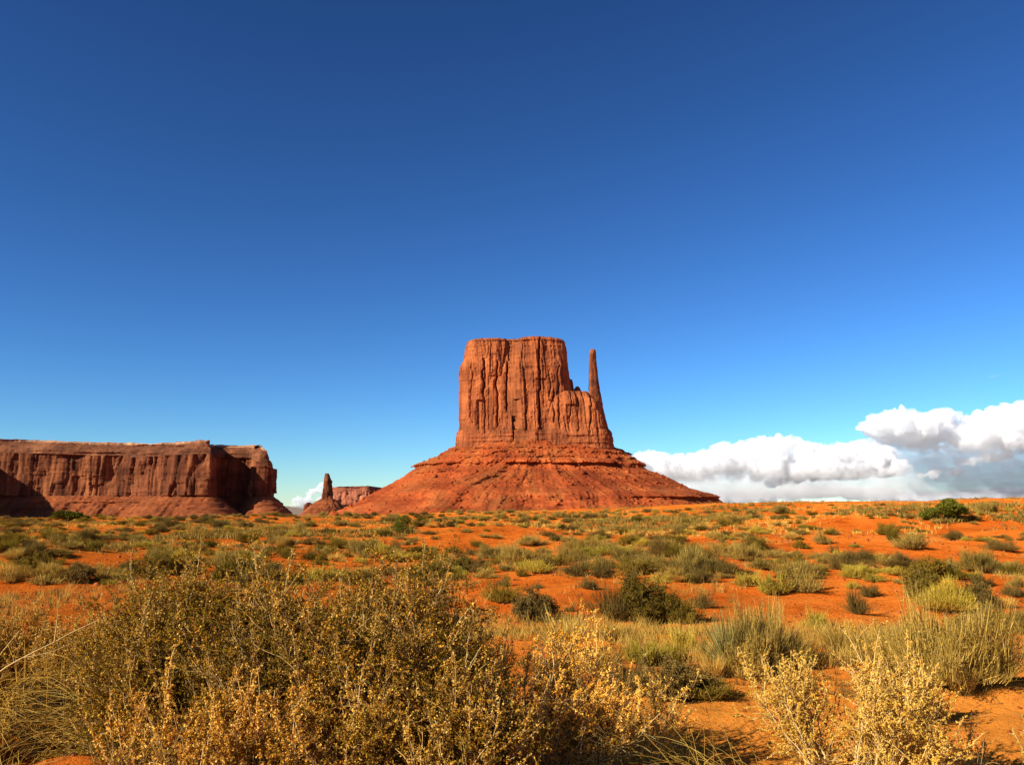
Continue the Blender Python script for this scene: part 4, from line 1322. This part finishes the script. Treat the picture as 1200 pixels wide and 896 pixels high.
saltbush('saltbush', 'sparse thin sprig with few seeds between the golden bushes', 'shrub', foot(.78, 6.1), .6, .52, 209, n0=18, n1=5, n2=4, leaves=1, seeds=12, low=0, seed_mat='seed_gold', stem_m='pale_stem')
saltbush('saltbush', 'rust gold feathery shrub behind the straw grass at the left edge', 'shrub', foot(-4.3, 8.0), 2.0, .80, 210, n0=100, n1=7, n2=5, leaves=5, seeds=20, low=.0)
saltbush('saltbush', 'rust gold feathery shrub between straw grass and the great bush', 'shrub', foot(-3.05, 7.5), 1.7, .84, 211, n0=100, n1=7, n2=5, leaves=6, seeds=20, low=.0)

# ---- dry grass clumps close by
def grass_clump(label, loc, n, L, seed, lean=(0, 0, .6), spread=.6, r=.15, grav=.5, w=.0022, mat='straw', name='grass_clump'):
    g = np.random.default_rng(seed)
    t = thing(name, label, 'grass', loc)
    a = g.uniform(0, 2 * np.pi, n)
    b = np.stack([np.cos(a), np.sin(a), 0 * a], -1) * np.sqrt(g.random((n, 1))) * r
    d = np.array(lean) + g.normal(size=(n, 3)) * spread * np.array((1, 1, .5))
    d[:, 2] = np.abs(d[:, 2]) + .1
    P = curves(b, d, g.uniform(.5, 1.1, n) * L, 7, g, .07, .0, grav)
    P[..., 2] = np.maximum(P[..., 2], .01 + .02 * g.random((n, 1)))
    obj('dry_blades', mesh_np('grass_clump_blades', *tubes(P, w * g.uniform(.7, 1.4, n), w * .35 + 0 * a, 3), M[mat]), t)
    return t
saltbush('saltbush', 'dark brown twig tangle standing in for shade in the hollow under the arching straw', 'shrub', foot(-3.05, 6.75), 1.15, .52, 212, n0=40, n1=6, n2=4, leaves=8, seeds=0, leaf_m='brown', stem_m='bark', wands=.05)  # dark bark and brown leaves put the hollow's shade into colour
saltbush('saltbush', 'unseen tall saltbush added left of the straw grass to shade the hollow', 'shrub', foot(-4.75, 5.7), 1.15, 1.15, 213, n0=80, n1=7, n2=5, leaves=12, seeds=12)  # out-of-view bush added to throw shade into the straw hollow
grass_clump('arching clump of long pale straw grass at the left edge', foot(-3.95, 6.1), 70, 1.25, 301, (.75, -.05, .9), .30, .16, .50, .0028)
grass_clump('straw grass leaning left over the dark hollow at the left edge', foot(-2.45, 6.25), 150, 1.25, 302, (-.95, -.25, .75), .36, .22, .48, .0026)
grass_clump('golden grass mound behind the arching straw at left', foot(-3.5, 7.0), 420, .8, 303, (.1, -.1, .8), .6, .6, .35, .0028)
grass_clump('straw grass fallen flat at the bottom between the two golden bushes', foot(1.35, 5.35), 260, .75, 304, (-.9, -.1, .28), .40, .25, .25, .003)
grass_clump('second swathe of fallen straw grass beside the lone golden bush', foot(1.05, 5.75), 150, .6, 305, (-.6, -.3, .35), .5, .2, .3, .003)
# one long bleached stick leaning out of the straw
gs = np.random.default_rng(77)
stick = curves(np.array([foot(-3.75, 5.7)]) + np.array((0, 0, .30)), np.array([[.8, .25, .52]]), [1.25], 12, gs, .07)
side = curves(stick[0, [5, 7, 9]], np.array([[.3, 0, .8], [.9, .2, .1], [.2, 0, .9]]), [.35, .3, .25], 6, gs, .12)
tag(obj('dead_branch', mesh_np('dead_branch', *join(tubes(stick, [.008], [.003], 6), tubes(side, [.004] * 3, [.0015] * 3, 5)), M['pale_stem'], True)), 'long bleached bare branch slanting up through the straw grass', 'branch')
